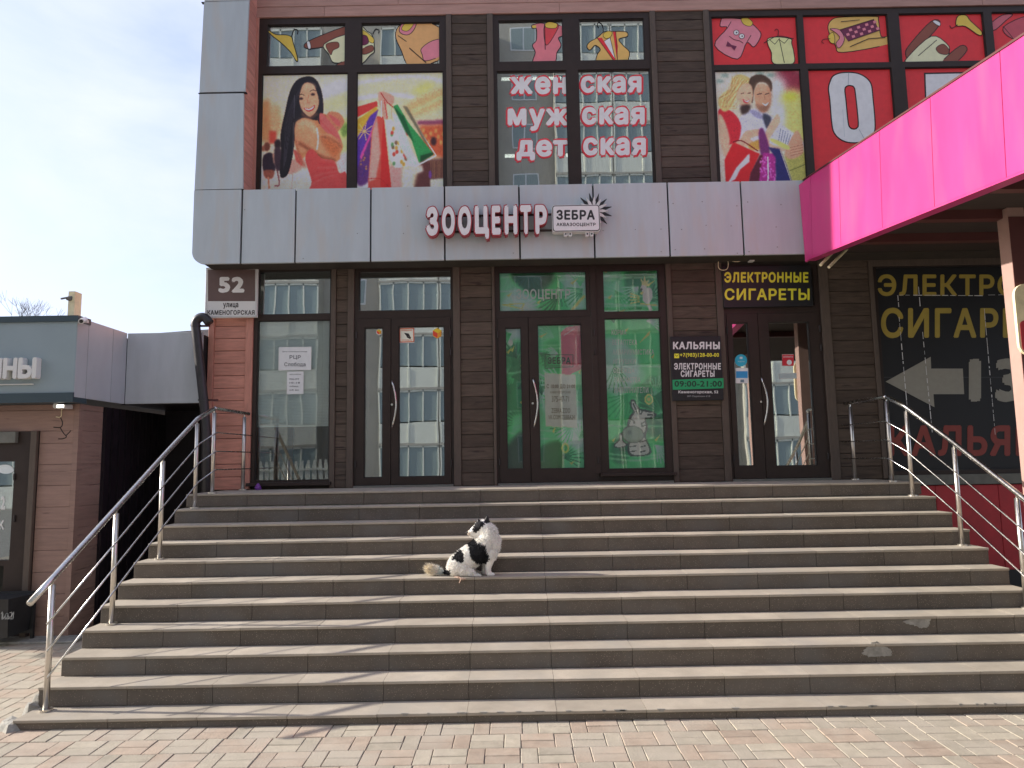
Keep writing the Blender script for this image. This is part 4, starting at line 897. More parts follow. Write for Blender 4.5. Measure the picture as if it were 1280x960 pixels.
# ---- green jungle film behind the pet shop glass
GRN = [(34, 132, 76), (60, 168, 100), (104, 200, 136), (22, 100, 56), (150, 220, 168), (18, 80, 50)]
def jungle(w, h, box, seed, base=(54, 158, 94)):
    c = Canvas(w, h, box, [v/255 for v in base]); rg = np.random.RandomState(seed); c.rg = rg; x0, y0, x1, y1 = box
    for i in range(16):
        cx, cy = x0+rg.rand()*(x1-x0), y0+rg.rand()*(y1-y0); r_ = 10+rg.rand()*22; a0 = rg.rand()*6.3
        if i % 3 == 0: c.poly([(cx+r_*math.cos(t*1.05)*rg.uniform(.6, 1.2), cy+r_*1.2*math.sin(t*1.05)) for t in range(6)], GRN[rg.randint(6)], True, 3, .7)
        for t in range(7):
            a_ = a0+(t-3)*.22; L_ = r_*(1.2-abs(t-3)*.12); ex, ey = cx+L_*math.cos(a_), cy+L_*math.sin(a_)
            c.line([(cx, cy), ((cx+ex)/2+1, (cy+ey)/2), (ex, ey)], 1.7, GRN[(i+seed) % 6], True, .5, .75)
    for i in range(5):
        yy = y0+rg.rand()*(y1-y0); c.line([(x0, yy), ((x0+x1)/2, yy+rg.uniform(-2, 4)), (x1, yy+rg.uniform(-4, 4))], rg.uniform(1, 2.5), (150, 205, 160), True, .8, .5)
    for i in range(5):
        cx, cy = x0+rg.rand()*(x1-x0), y0+rg.rand()*(y1-y0); c.poly([(cx, cy), (cx+rg.uniform(4, 12), cy-rg.uniform(2, 7)), (cx+3, cy+2)], (190, 196, 80), False, .4, .8)
    return c
gi = gy+.022
def gf(c, r, lab, w_=.004): o = film('printed_film', c, r[0]-.01, r[1]+.01, r[2]-.01, r[3]+.01, gi, dC, .40, wave=w_); o['label'] = lab
def ctext(r, t, x0, y0, x1, y1, col, bold=.01, y=None, par=None):
    d = Decal(gi-.011 if y is None else y, lambda x, y_: P(x, y_, W)); d.text(t, x0, y0, x1, y1, col, bold); return d
c = jungle(130, 60, (623, 340, 734, 388), 1)
c.poly([(640, 340), (690, 340), (690, 352), (668, 366), (650, 358)], (20, 70, 40), True, 3)
for t in range(9): a_ = .25+t*.33; c.line([(662, 341), (662+20*math.cos(a_), 341+18*math.sin(a_))], 1.8, (22, 78, 52), False, .5)
c.line([(628, 378), (652, 383), (655, 377), (628, 378)], 1, (210, 200, 70), False); c.line([(715, 385), (730, 370)], 3, (210, 200, 90)); gf(c, tC, 'green jungle film lettered in white above the doors')
TW = (.85, .86, .82)
d = ctext(tC, 'ЗООЦЕНТР', 645.3, 360.5, 713, 375.5, TW, .025); d.build('lettering', 'printed_film', dC)
c = jungle(40, 170, (631, 410, 655, 587), 2); c.poly([(631, 560), (655, 540), (655, 587), (631, 587)], (20, 60, 44), True, 3); c.ell(639.5, 429, 3, 3.6, (220, 230, 220), .6); gf(c, lC[0], 'narrow strip of green jungle film')
c = jungle(80, 190, (671, 406, 732, 586), 3, (76, 170, 112)); c.poly([(671, 560), (700, 552), (700, 586), (671, 586)], (30, 96, 50), True, 2); c.ell(706, 560, 5, 6, (190, 190, 80), .8); c.ell(706, 560, 3, 4, (60, 140, 80), .6)
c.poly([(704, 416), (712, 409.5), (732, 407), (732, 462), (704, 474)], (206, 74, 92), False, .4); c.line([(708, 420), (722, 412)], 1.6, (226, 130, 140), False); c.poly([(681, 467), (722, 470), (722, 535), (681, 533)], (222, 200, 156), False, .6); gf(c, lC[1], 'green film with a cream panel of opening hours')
d = Decal(gi-.011, lambda x, y_: P(x, y_, W)); DK = K(40, 70, 50)
d.line([(681.5, 443), (716.5, 443), (716.5, 458), (681.5, 460)], .008, DK, True); d.text('ЗЕБРА', 685, 446, 713.5, 454.5, DK, .03); d.text('АКВАЗООЦЕНТР', 685, 456, 713.5, 458.2, DK, .01)
BN = K(110, 96, 72); d.text('С 10:00 ДО 21:00', 683.5, 480, 719, 486, BN, .02); d.text('КАМЕНОГОРСКАЯ', 688, 488.5, 713, 491.5, BN, .01); d.text('375-47-71', 690, 495, 711.5, 502, BN, .01); d.text('ZEBRA.ZOO', 689.5, 510, 713, 516, BN, .01); d.text('VK.COM/ZEBRA24', 685.5, 518.5, 718.5, 524, BN, .01)
d.build('lettering', 'printed_film', dC)
c = jungle(84, 60, (753, 338, 827, 390), 4, (58, 162, 96)); c.ell(812, 369, 6.2, 9.5, (226, 232, 230), .7, 1, .25); c.ell(807.5, 360, 4, 4.5, (228, 232, 228), .5); c.poly([(805, 356), (804, 348), (807, 352), (809, 346), (811, 352), (814, 350), (812, 358)], (212, 176, 110), False, .4); c.ell(804.5, 361.5, 1.3, 1.6, (60, 60, 60), .3); c.poly([(813, 377), (818, 386), (814, 388), (810, 378)], (214, 224, 220), False, .5); c.line([(803, 378.5), (824, 381)], 1.5, (190, 190, 90)); 
for t in range(4): c.line([(790, 366+t*4), (801, 370+t*2)], 1.3, (206, 200, 90), False)
gf(c, sC[0], 'green film with a white cockatoo')
c = jungle(90, 210, (754, 398, 834, 587), 5, (60, 162, 98)); c.poly([(810, 424), (820, 414), (818, 420), (804, 430)], (206, 204, 90), False, .5)
for r_, col_ in ((6, (190, 196, 90)), (4.2, (70, 150, 90)), (2.4, (190, 196, 90))): c.ell(814, 501, r_, r_*1.1, col_, .5)
ZW, ZB, ZG = (214, 222, 214), (52, 56, 54), (104, 120, 110)
c.poly([(786, 546), (783, 568), (800, 571), (815, 566), (808, 548), (806, 530)], ZB, True, .6); c.poly([(788, 548), (786, 566), (800, 569), (812, 565), (806, 548), (803, 532)], ZW, True, .5)
for yy in (552, 558, 564): c.line([(807, yy), (800, yy+1.5)], 1.5, ZB); c.line([(786, yy+1), (794, yy)], 1.4, ZB)
c.poly([(789, 502), (794, 501), (799, 510), (804, 513), (812, 514), (820, 517), (824, 520), (817, 525), (809, 526), (811, 536), (806, 548), (798, 545), (788, 545), (783, 535), (786, 522), (792, 516), (789, 510)], ZB, True, .5)
c.poly([(790.5, 504), (794, 504), (798, 512), (803, 515), (811, 517), (820, 519), (814, 523), (807, 524), (808, 535), (803, 544), (790, 542), (786, 535), (789, 524), (794, 517), (791, 510)], ZW, True, .5)
c.line([(792.5, 506), (795.5, 513)], 2.4, ZB); c.line([(812, 520), (819, 519.6)], 2.6, ZB)
for a_ in ((800, 514, 801, 519), (804, 515, 803, 519), (788, 525, 792, 527), (808, 528, 804, 530), (808, 533, 803, 534), (796, 515, 798, 519)): c.line([a_[:2], a_[2:]], 1.6, ZB, False)
c.ell(792.5, 529, 1.4, 2, ZB, .4); c.ell(803, 531, 1.2, 1.8, ZB, .4)
c.ell(790.5, 544, 15, 11, ZB, .6, 1, .08); c.ell(790.5, 544, 14, 10, ZG, .6, 1, .08); c.ell(786, 541, 3, 3, (80, 92, 86), .8)
c.poly([(764, 556), (771, 550), (772, 543), (776, 543), (777, 551), (783, 556), (776, 560), (766, 560)], ZB, True, .5); c.poly([(766, 556.5), (772, 551.5), (773, 545), (775.3, 545), (775.5, 552), (780, 556), (775, 558.5), (767, 558.5)], ZW, True, .5)
gf(c, sC[1], 'green film with a list of pet goods and a cartoon zebra')
d = Decal(gi-.011, lambda x, y_: P(x, y_, W)); x_ = 765
for t, y0, y1, xe in (('КОРМА', 411.5, 418.5, 783.5), ('ВЕТАПТЕКА', 424, 430.8, 797), ('АКВАРИУМИСТИКА', 436, 443, 818), ('ИГРУШКИ', 448, 454.5, 795), ('ОДЕЖДА', 459.8, 466.8, 793.5), ('ЛАКОМСТВА', 471, 477.8, 801), ('НАПОЛНИТЕЛИ', 483.5, 491, 811)):
    d.text(t, x_, y0, xe, y1, (.84, .86, .82), .02); x_ += .55
d.build('lettering', 'printed_film', dC)
# ================================================================ SIGNS
def board(name, label, cat, tl, br, Y, th, m='black_paint', group=None):
    r = RC(*tl, *br, Y); t = thing(name, label, cat, ((r[0]+r[1])/2, Y+th, r[2]), group)
    MB().slab(r[0], r[1], Y, Y+th, r[2], r[3], .004).build('board', m, t); return t, r
t, r = board('house_number_sign', 'brown and white house number plate reading 52 at the left corner of the facade', 'house sign', (257.5, 334.5), (321, 396.5), W-.12, .04, 'white_plastic')
d = Decal(W-.1205, lambda x, y: P(x, y, W-.12)); d.rect(260, 336.8, 319, 376.5, K(84, 66, 62)); d.text('52', 273, 346, 305.5, 366, (.8, .78, .76), .055)
d.text('улица', 279, 378.6, 298, 386.0, K(50, 44, 44), .035); d.text('КАМЕНОГОРСКАЯ', 259.3, 387.6, 318.3, 393.6, K(50, 44, 44), .035); d.line([(258.4, 335.4), (319.9, 335.0), (320.4, 395.2), (258.0, 396)], .014, (.55, .54, .53), True); d.build('print', 'printed_board', t)
t, r = board('vape_door_sign', 'black board with yellow words above the right-hand door', 'sign', (902.5, 333), (1016.5, 382.5), W-.07, .05)
d = Decal(W-.0705, lambda x, y: P(x, y, W-.07)); YB = K(206, 190, 52)
d.text('ЭЛЕКТРОННЫЕ', 905.3, 340, 1010.5, 353.3, YB, .045); d.text('СИГАРЕТЫ', 905.8, 360.5, 1012, 375.3, YB, .03); d.build('print', 'printed_board', t)
t, r = board('opening_hours_board', 'black board with white and yellow lettering and a green strip of opening hours', 'sign', (837.6, 421), (904.8, 500), W-.075, .03)
d = Decal(W-.0755, lambda x, y: P(x, y, W-.075)); bq = lambda x, y: (830+x/9.6, 410+y/9.6)
def bt(s, x0, y0, x1, y1, c_, b=.03): a_ = bq(x0, y0); b_ = bq(x1, y1); d.text(s, a_[0], a_[1], b_[0], b_[1], c_, b)
WHT = (.78, .77, .76); bt('КАЛЬЯНЫ', 108, 165, 670, 255, WHT, .045); bt('+7(983)128-00-00', 190, 300, 660, 360, YB, .03); d.rect(*bq(122, 308), *bq(182, 362), YB); d.line([bq(130, 318), bq(152, 340), bq(175, 318)], .006, INK)
bt('ЭЛЕКТРОННЫЕ', 120, 420, 682, 500, WHT, .04); bt('СИГАРЕТЫ', 200, 508, 606, 588, WHT, .04); d.poly([bq(100, 622), bq(712, 602), bq(716, 722), bq(104, 742)], K(30, 132, 84)); bt('09:00-21:00', 125, 634, 695, 706, K(22, 50, 38), .03)
bt('Каменогорская, 52', 172, 750, 650, 792, WHT, .03); bt('ИП Параткин К В', 280, 810, 552, 832, K(150, 150, 150), .01); d.build('print', 'printed_board', t)
# fascia sign
t = thing('pet_shop_sign', 'raised white sign letters with red sides spelling the pet centre on the grey fascia', 'sign', (P(608, 295, FS).x, FS, P(608, 295, FS).z))
Yf = FS-.15; lz1 = P(608, 257, Yf).z; lz0 = P(608, 294, Yf).z
for ch_, a_, b_ in (('З', 62, 138), ('О', 158, 240), ('О', 258, 340), ('Ц', 360, 450), ('Е', 465, 522), ('Н', 543, 625), ('Т', 640, 712), ('Р', 732, 808)):
    x0 = P(520+a_/4.923, 275, Yf).x; x1 = P(520+b_/4.923, 275, Yf).x; z0 = lz0-(.055 if ch_ == 'Ц' else 0)
    o = text_mb(MB(), ch_, x0-.012, x1+.012, z0-.012, lz1+.012, Yf, Yf+.09, .075).build('letter', 'red_letter', t)
    text_mb(MB(), ch_, x0+.004, x1-.004, z0+.004, lz1-.004, Yf-.006, Yf+.001, .06).build('letter_face', 'white_letter', o)
for zz in (lz1-.10, lz0+.09):
    MB().box(P(533, 275, Yf).x, P(690, 275, Yf).x, Yf+.10, Yf+.125, zz-.012, zz+.012).build('rail', 'brown_frame', t)
br_ = MB()
for px_ in (545, 600, 655): 
    for zz in (lz1-.10, lz0+.09): x_ = P(px_, 275, FS).x; br_.box(x_-.012, x_+.012, Yf+.125, FS-.001, zz-.01, zz+.01)
br_.build('bracket', 'brown_frame', t)
t = thing('zebra_plate_sign', 'rounded white sign plate with black words and a striped palm leaf behind its corner', 'sign', (P(720, 291, FS).x, FS, P(720, 291, FS).z))
rr = RC(689.6, 256.5, 750.7, 289.2, Yf)
def rounded(r, q_, n=5):
    o = []
    for cx, cz, a0 in ((r[1]-q_, r[3]-q_, 0), (r[0]+q_, r[3]-q_, 90), (r[0]+q_, r[2]+q_, 180), (r[1]-q_, r[2]+q_, 270)):
        for i in range(n+1): a_ = math.radians(a0+90*i/n); o.append((cx+q_*math.cos(a_), cz+q_*math.sin(a_)))
    return o
MB().prism(rounded(rr, .04), Yf, Yf+.11).build('plate', 'white_plastic', t)
MB().prism(rounded(inset(rr, .008), .036), Yf-.003, Yf+.001).build('border', 'black_paint', t); MB().prism(rounded(inset(rr, .018), .03), Yf-.005, Yf+.001).build('plate_face', 'white_letter', t)
d = Decal(Yf-.0055, lambda x, y: P(x, y, Yf)); d.text('ЗЕБРА', 695.5, 262.5, 743.5, 275, K(36, 34, 36), .045); d.text('АКВАЗООЦЕНТР', 695.5, 278.6, 744.5, 283.6, K(36, 34, 36), .03); d.build('print', 'printed_board', t)
for cx in (710, 737):
    a_ = P(cx, 291, Yf); m_ = MB()
    for s_ in (-1, 1): m_.prism(rounded((a_.x+s_*.03-.024, a_.x+s_*.03+.024, a_.z-.045, a_.z+.03), .018, 3), Yf+.01, Yf+.06)
    hf = m_.build('hoof', 'white_plastic', t); e_ = MB()
    for s_ in (-1, 1): e_.prism(rounded((a_.x+s_*.03-.010, a_.x+s_*.03+.010, a_.z-.024, a_.z), .008, 2), Yf+.006, Yf+.011)
    e_.build('hoof_mark', 'black_paint', hf)
lf = MB(); lw = MB(); c0 = P(743, 262, Yf)
for i in range(15):
    a_ = math.radians(-62+i*15); L_ = (.25 if i % 2 else .20)*(1.0 if i < 9 else 1.05); dx, dz = math.cos(a_), math.sin(a_); nx, nz_ = -dz, dx; w_ = .021
    (lf if i % 2 else lw).prism([(c0.x+nx*w_*.4, c0.z+nz_*w_*.4), (c0.x-nx*w_*.4, c0.z-nz_*w_*.4), (c0.x+dx*L_*.6-nx*w_, c0.z+dz*L_*.6-nz_*w_), (c0.x+dx*L_, c0.z+dz*L_), (c0.x+dx*L_*.6+nx*w_, c0.z+dz*L_*.6+nz_*w_)], Yf+.04+(.004 if i % 2 else 0), Yf+.07)
o = lf.build('leaf', 'black_paint', t); lw.build('leaf', 'white_plastic', t)
# notices and stickers
def notice(label, tl, br, Y, lines, bg_=(.78, .79, .78), name='notice', cat='notice', extra=None, grp=None):
    r = RC(*tl, *br, Y); t = thing(name, label, cat, ((r[0]+r[1])/2, Y, r[2]), grp)
    MB().box(r[0], r[1], Y-.0012, Y+.0012, r[2], r[3]).build('sheet', 'white_plastic', t)
    d = Decal(Y-.0014, lambda x, y: P(x, y, Y)); d.rect(tl[0]+.3, tl[1]+.3, br[0]-.3, br[1]-.3, bg_)
    if extra: extra(d)
    for s, x0, y0, x1, y1, c_ in lines: d.text(s, x0, y0, x1, y1, c_, .02)
    d.build('print', 'printed_board', t); return t
DKG = K(70, 70, 74)
yn = gy-.003
notice('large white paper notice taped to the window left of the doors', (348.5, 434), (389, 462.5), yn, (('Центр строительной помощи', 353, 438.6, 384, 440.6, DKG), ('РЦР', 362, 444, 376, 449.6, DKG), ('Слобода', 355.5, 453, 382, 458.8, DKG)))
notice('small white paper notice taped below the large one on the left window', (358.8, 464.5), (379.3, 492.5), yn, (('часы работы', 362, 467, 376, 469, DKG), ('пн-пт', 362, 473, 374, 475, DKG), ('10-18', 362, 477.5, 375, 479.5, DKG), ('обед', 362, 482, 373, 484, DKG), ('сб вс', 362, 486.5, 374, 488.5, DKG)))
yl = W+.009
def camst(d):
    R2 = K(190, 96, 70); d.line([(499.8, 411), (517, 410.4), (517.3, 427), (500, 427.6)], .014, R2, True); d.poly([(505, 416), (511, 417), (513, 421), (508, 420)], INK); d.poly([(508, 420), (514, 421.5), (513, 424), (509, 422)], INK)
notice('square orange bordered sticker with a camera on the door glass', (498.9, 409.8), (517.8, 428.4), yl, (('ВНИМАНИЕ', 502, 412, 515, 413.8, K(190, 96, 70)), ('НАБЛЮДЕНИЕ', 502, 424.5, 515, 426, K(190, 96, 70))), K(216, 196, 180), 'sticker', 'sticker', camst)
def cube(cx, cy, s_):
    def f(d): d.poly([(cx-s_, cy-s_*.6), (cx, cy-s_*1.1), (cx+s_, cy-s_*.5), (cx+s_*.1, cy)], K(220, 170, 40)); d.poly([(cx-s_, cy-s_*.6), (cx+s_*.1, cy), (cx, cy+s_*1.1), (cx-s_*.9, cy+s_*.5)], K(190, 60, 40)); d.poly([(cx+s_*.1, cy), (cx+s_, cy-s_*.5), (cx+s_*.9, cy+s_*.7), (cx, cy+s_*1.1)], K(214, 130, 40))
    return f
def shaped(name, label, cat, pts, Y, col, draw=None):
    q_ = [P(x, y, Y) for x, y in pts]; t = thing(name, label, cat, (sum(v.x for v in q_)/len(q_), Y, min(v.z for v in q_)))
    MB().prism([(v.x, v.z) for v in q_], Y-.0012, Y+.0012).build('backing', 'white_plastic', t); d = Decal(Y-.0014, lambda x, y: P(x, y, Y)); d.poly(pts, col)
    if draw: draw(d)
    d.build('print', 'printed_board', t); return t
hexa = lambda cx, cy, r_: [(cx+r_*math.cos(math.radians(30+60*i)), cy+r_*1.1*math.sin(math.radians(30+60*i))) for i in range(6)]
shaped('sticker', 'yellow and red cube sticker at the top corner of the wide mirrored door leaf', 'sticker', hexa(546.5, 416.5, 6.2), yl, K(210, 160, 60), cube(546.5, 416.5, 5.6))
shaped('sticker', 'small red and white cube sticker on the narrow door leaf', 'sticker', hexa(473.8, 415, 3.8), yl, K(214, 200, 190), cube(473.8, 415, 3.0))
circ = lambda cx, cy, r_: [(cx+r_*math.cos(i*math.pi/12), cy+r_*math.sin(i*math.pi/12)) for i in range(24)]
shaped('sticker', 'round cyan sticker on the narrow glass of the right-hand door', 'sticker', circ(926.2, 450.5, 7.6), yl, K(40, 150, 176), lambda d: (d.text('Карты', 922.5, 451, 930.5, 453, (.8, .8, .8), .01), d.poly([(924.5, 446), (928, 446), (928, 448.6), (924.5, 448.6)], (.75, .8, .8))))
notice('white card with a blue picture on the narrow glass of the right-hand door', (919.3, 460), (935.4, 479), yl, (), K(206, 214, 220), 'sticker', 'sticker', lambda d: (d.rect(920, 464, 934.5, 472.5, K(50, 130, 180)), d.rect(925.5, 474.5, 930, 478, K(90, 110, 120))))
notice('red and white sticker on the wide glass of the right-hand door', (977.5, 443), (992.5, 457.5), yl, (('ОПЛАТА', 979, 445, 991, 447, (.8, .8, .8)),), K(176, 40, 52), 'sticker', 'sticker', lambda d: (d.poly(circ(986.5, 453, 3.2), K(206, 200, 196)),))
notice('narrow pale strip stuck across the wide glass of the right-hand door', (974, 466.5), (996, 473), yl, (), K(150, 160, 160), 'sticker', 'sticker')
# ================================================================ RAILINGS
def railing(label, xk, side):
    t = thing('stair_railing', label, 'railing', (xk[1], 7, 0))
    posts = [(10, 5.93, xk[0]), (7, 6.79, xk[1]), (4, 7.62, xk[2]), (1, 8.36, xk[3]), (0, 8.60, xk[4]), (0, W-.24, xk[5])]
    sl = .603; HR = 1.045
    def zrail(y): return ZL+HR if y > 8.6 else ZL+HR-(8.6-y)*sl
    def xat(y):
        for (k, a, xa), (k2, b, xb) in zip(posts[:-1], posts[1:]):
            if y <= b: return xa+(xb-xa)*(y-a)/(b-a)
        return posts[-1][2]
    for i, (k, y, x) in enumerate(posts):
        zt_ = zrail(y)-.055
        p_ = MB().tube([(x, y, NZ[k]+.008), (x, y, zt_)], .0235, 14).build('post', 'steel_post', t, smooth=True)
        MB().tube([(x, y, NZ[k]+.001), (x, y, NZ[k]+.018)], .05, 16).build('base_flange', 'steel_post', p_)
        MB().tube([(x, y, zt_-.005), (x, y, zt_+.04)], .009, 8).build('rail_pin', 'steel', p_)
    y0 = 5.67; pl_ = [(xat(y), y, zrail(y)) for y in (y0, 5.93, 6.79, 7.62, 8.36, 8.595)]
    MB().tube(pl_, .026, 14).build('handrail', 'steel', t, smooth=True)
    MB().tube([(xat(8.588), 8.588, ZL+HR-.006), (xk[4], 8.64, ZL+HR), (xk[5], W-.10, ZL+HR)], .026, 14).build('handrail', 'steel', t, smooth=True)
    so_x = side*.032
    for j, dz in enumerate((.30, .53, .755)):
        ys = 5.84+.02*j; pts = [(xat(y)+so_x, y, zrail(y)-dz) for y in (ys, 6.79, 7.62, 8.36, 8.54)]
        pts += [(xk[4]+so_x, 8.585, ZL+HR-dz-.008), (xk[4]+so_x, 8.63, ZL+HR-dz), (xk[5]+so_x, W-.03, ZL+HR-dz)]
        MB().tube(pts, .008, 8).build('cross_bar', 'steel', t, smooth=True)
        for k, y, x in posts: MB().tube([(x+side*.018, y, zrail(y)-dz), (x+so_x, y, zrail(y)-dz)], .007, 6).build('clamp', 'steel', t)
    return t
railing('stainless steel railing down the left side of the stairs', (-3.85, -3.83, -3.815, -3.79, -3.69, -3.66), 1)
railing('stainless steel railing down the right side of the stairs', (4.86, 4.84, 4.80, 4.73, 4.63, 4.61), -1)
# ================================================================ CANOPY
vp = P(608, 487, 1); vd = Vector((vp.x, 1, vp.z-EYE))
ct = P(1004, 226, FS-.01); cb = P(1006, 324.5, FS-.01)
def cpt(px, top):                             # point of the band's lower / upper edge at photo column px
    Y = (FS-.01)*396/(px-608.0); b_ = ct if top else cb
    return b_+vd*(Y-(FS-.01))
cv_ = thing('entrance_canopy', 'sloping canopy with a bright magenta side band over the right part of the stairs', 'canopy', (4.3, 7, 2))
cols = [1003.5, 1013.5, 1050, 1103, 1170, 1263, 1400, 1640]
for a_, b_ in zip(cols[:-1], cols[1:]):
    A, B, C_, D_ = cpt(a_, False), cpt(b_, False), cpt(b_, True), cpt(a_, True)
    gv = Vector((0, .004, 0)); A, D_, B, C_ = A-gv, D_-gv, B+gv, C_+gv; o_ = Vector((.03, 0, 0)); vs = [A, B, C_, D_]
    if a_ == 1003.5: vs[0] = A+Vector((.0, -.02, -.04)); vs[3] = D_+Vector((-.06, .0, -.06))
    mb = MB(); mb.add([v for v in vs]+[v+o_ for v in vs], [(0, 1, 2, 3), (7, 6, 5, 4), (0, 4, 5, 1), (1, 5, 6, 2), (2, 6, 7, 3), (3, 7, 4, 0)]); mb.build('side_panel', 'pink_panel', cv_)
def bar(a, b, w, h, name, m, par=cv_):        # sloping box from a to b, w across x, h down
    vs = [a, a+Vector((w, 0, 0)), a+Vector((w, 0, -h)), a+Vector((0, 0, -h)), b, b+Vector((w, 0, 0)), b+Vector((w, 0, -h)), b+Vector((0, 0, -h))]
    return MB().add(vs, [(0, 1, 2, 3), (7, 6, 5, 4), (0, 4, 5, 1), (1, 5, 6, 2), (2, 6, 7, 3), (3, 7, 4, 0)]).build(name, m, par)
e0, e1 = cpt(1004, False), cpt(1640, False); f0, f1 = cpt(1004, True), cpt(1640, True)
bar(e0+Vector((.002, 0, .001)), e1+Vector((.002, 0, .001)), .14, .022, 'lower_flange', 'pink_panel')
bar(f0+Vector((-.01, 0, .02)), f1+Vector((-.01, 0, .02)), .06, .02, 'coping', 'maroon_paint')
bar(e0+Vector((.16, 0, .12)), e1+Vector((.16, 0, .12)), 5.6, .03, 'ceiling', 'canopy_deck')
bar(f0+Vector((.04, 0, -.02)), f1+Vector((.04, 0, -.02)), 5.7, .04, 'roof_sheet', 'maroon_paint')
for q_ in (1.1, 2.2, 3.3): 
    a_ = e0+vd*(-q_)+Vector((.16, 0, .085)); MB().box(a_.x, a_.x+5.4, a_.y-.05, a_.y+.05, a_.z-.10, a_.z).build('cross_beam', 'maroon_paint', cv_)
pc = P(1257, 450, 7.05); Yp = 7.05; x0 = P(1265.5, 330, Yp-.08).x
zc_ = (e0+vd*(Yp-FS)).z+.08
MB().box(x0, x0+.17, Yp-.08, Yp+.08, 0, zc_).build('post', 'post_paint', cv_)
MB().box(x0+.001, x0+.169, Yp-.086, Yp-.0802, 0, zc_-.1).build('post_shaded_face', 'maroon_paint', cv_)  # thin maroon sheet: shade of the post's front face put into its colour
MB().box(x0, x0+.3, 4.3, 4.45, 0, (e0+vd*(4.4-FS)).z+.08).build('post', 'post_paint', cv_)
a_ = P(1290, 398, Yp-.12)
pl = thing('rounded_plaque', 'beige rounded plaque on the maroon post at the right edge', 'sign', (a_.x, Yp-.09, a_.z-.35))
MB().prism(rounded((P(1271, 398, Yp-.12).x, P(1271, 398, Yp-.12).x+.26, a_.z-.38, a_.z+.36), .12), Yp-.12, Yp-.0865).build('board', 'aged_plastic', pl)
MB().prism(rounded((P(1274, 398, Yp-.12).x, P(1274, 398, Yp-.12).x+.2, a_.z-.34, a_.z-.02), .05), Yp-.124, Yp-.1195).build('picture', 'red_base', pl)
# lamps under the canopy
a_ = P(1060, 310, 9.1); b_ = P(1036, 334, 8.9)
for i, off in enumerate((Vector((0, 0, 0)), Vector((-.09, .06, .05)))):
    t = thing('tube_light', ('longer' if i == 0 else 'shorter')+' unlit tube light fitting hanging below the magenta canopy', 'light fitting', a_+off, 'tube lights under the canopy')
    MB().tube([a_+off, b_+off*(.9)], .02, 8).build('tube', 'aged_plastic', t); q_ = off*.95
    MB().box(a_.x+off.x-.015, a_.x+off.x+.015, a_.y+off.y-.02, a_.y+off.y+.02, a_.z+off.z, a_.z+off.z+.25).build('hanger', 'sill_grey', t)
# cameras and cables over the right-hand door
p_ = P(940, 322, W-.12); t = thing('dome_camera', 'small white security camera with loose cables above the yellow lettered board', 'security camera', p_)
MB().box(p_.x-.05, p_.x+.02, W-.16, W-.08, p_.z-.06, p_.z+.02).build('junction_box', 'white_plastic', t)
mbx = MB(); mbx.tube([P(957, 318, W-.1), P(962, 319, W-.2)], .045, 10); mbx.build('camera_body', 'white_plastic', t); MB().tube([P(961.5, 319, W-.2), P(962, 319.2, W-.215)], .03, 10).build('lens', 'black_paint', t)
cb_ = MB()
for pts in ([(898, 326), (898, 334), (902, 337.5), (909, 336), (910, 327), (905, 323), (898.5, 324)], [(909, 325), (920, 327), (928, 325), (932, 318), (938, 316)], [(945, 321), (950, 325), (956, 322), (960, 318)], [(932, 320), (936, 314), (945, 313), (950, 318), (948, 323)]):
    cb_.tube([P(x, y, W-.1) for x, y in smooth_path(pts, False)], .006, 6)
cb_.build('cable', 'aged_plastic', t, smooth=True)
# crumpled packet by the left railing
p_ = G(299, 615, ZL+.002); t = MB(); rg = random.Random(8)
n = 7; ring = []
for lv, (h_, s_) in enumerate(((0, .045), (.03, .05), (.06, .035), (.085, .012))):
    for i in range(n): a_ = i*2*math.pi/n; q_ = s_*rg.uniform(.7, 1.3); ring.append((p_.x+math.cos(a_)*q_, W-.16+math.sin(a_)*q_*.7, ZL+.002+h_))
t.add(ring, [(l_*n+i, l_*n+(i+1) % n, (l_+1)*n+(i+1) % n, (l_+1)*n+i) for l_ in range(3) for i in range(n)]+[tuple(3*n+i for i in range(n))])
o = t.build('crumpled_packet', 'purple_foil'); tag(o, 'crumpled purple foil packet lying on the landing by the left railing', 'litter')
# ================================================================ LEFT SHOP
YC = G(86, 797).y; XC = G(86, 797).x
ls = thing('left_shop', 'low shop with dark grey fascia and brown plank walls left of the stairs', 'building', (XC-2, YC, 0))
YF = YC-.28
fx = P(95, 445, YF).x; fz1 = P(90, 394.5, YF).z; fz0 = P(90, 496, YF).z; fzt = P(90, 508.5, YF+.0).z if False else P(90, 507, YF).z
Yi = YF/.884
for i, (a_, b_) in enumerate(((fx-6, fx-3.2), (fx-3.19, fx-.006))):
    MB().slab(a_, b_, YF, YF+.03, fz0+.05, fz1-.07, .003).build('fascia_panel', 'shop_grey', ls)
MB().box(fx-6, fx+.012, YF-.02, YF+.25, fz1-.075, fz1).build('coping', 'shop_trim', ls)
MB().box(fx-6, fx-.002, YF-.02, YF+.26, fz0-.065, fz0+.052).build('lower_trim', 'shop_trim', ls)
sd_ = [YF+.002, P(109, 440, YF).x*0+YF*(633-95)/(633-109.3), YF*(633-95)/(633-140), Yi]
for a_, b_ in zip(sd_[:-1], sd_[1:]):
    MB().add([(fx, a_+.004, fz0), (fx, b_-.004, fz0), (fx, b_-.004, fz1-.02), (fx, a_+.004, fz1-.02), (fx-.03, a_+.004, fz0), (fx-.03, b_-.004, fz0), (fx-.03, b_-.004, fz1-.02), (fx-.03, a_+.004, fz1-.02)], [(0, 1, 2, 3), (7, 6, 5, 4), (0, 4, 5, 1), (1, 5, 6, 2), (2, 6, 7, 3), (3, 7, 4, 0)]).build('side_fascia_panel', 'shop_grey_side', ls)
MB().box(fx-6, fx-.031, YF+.031, Yi+6, fz0+.06, fz1-.08).build('roof_box', 'black_gap', ls)
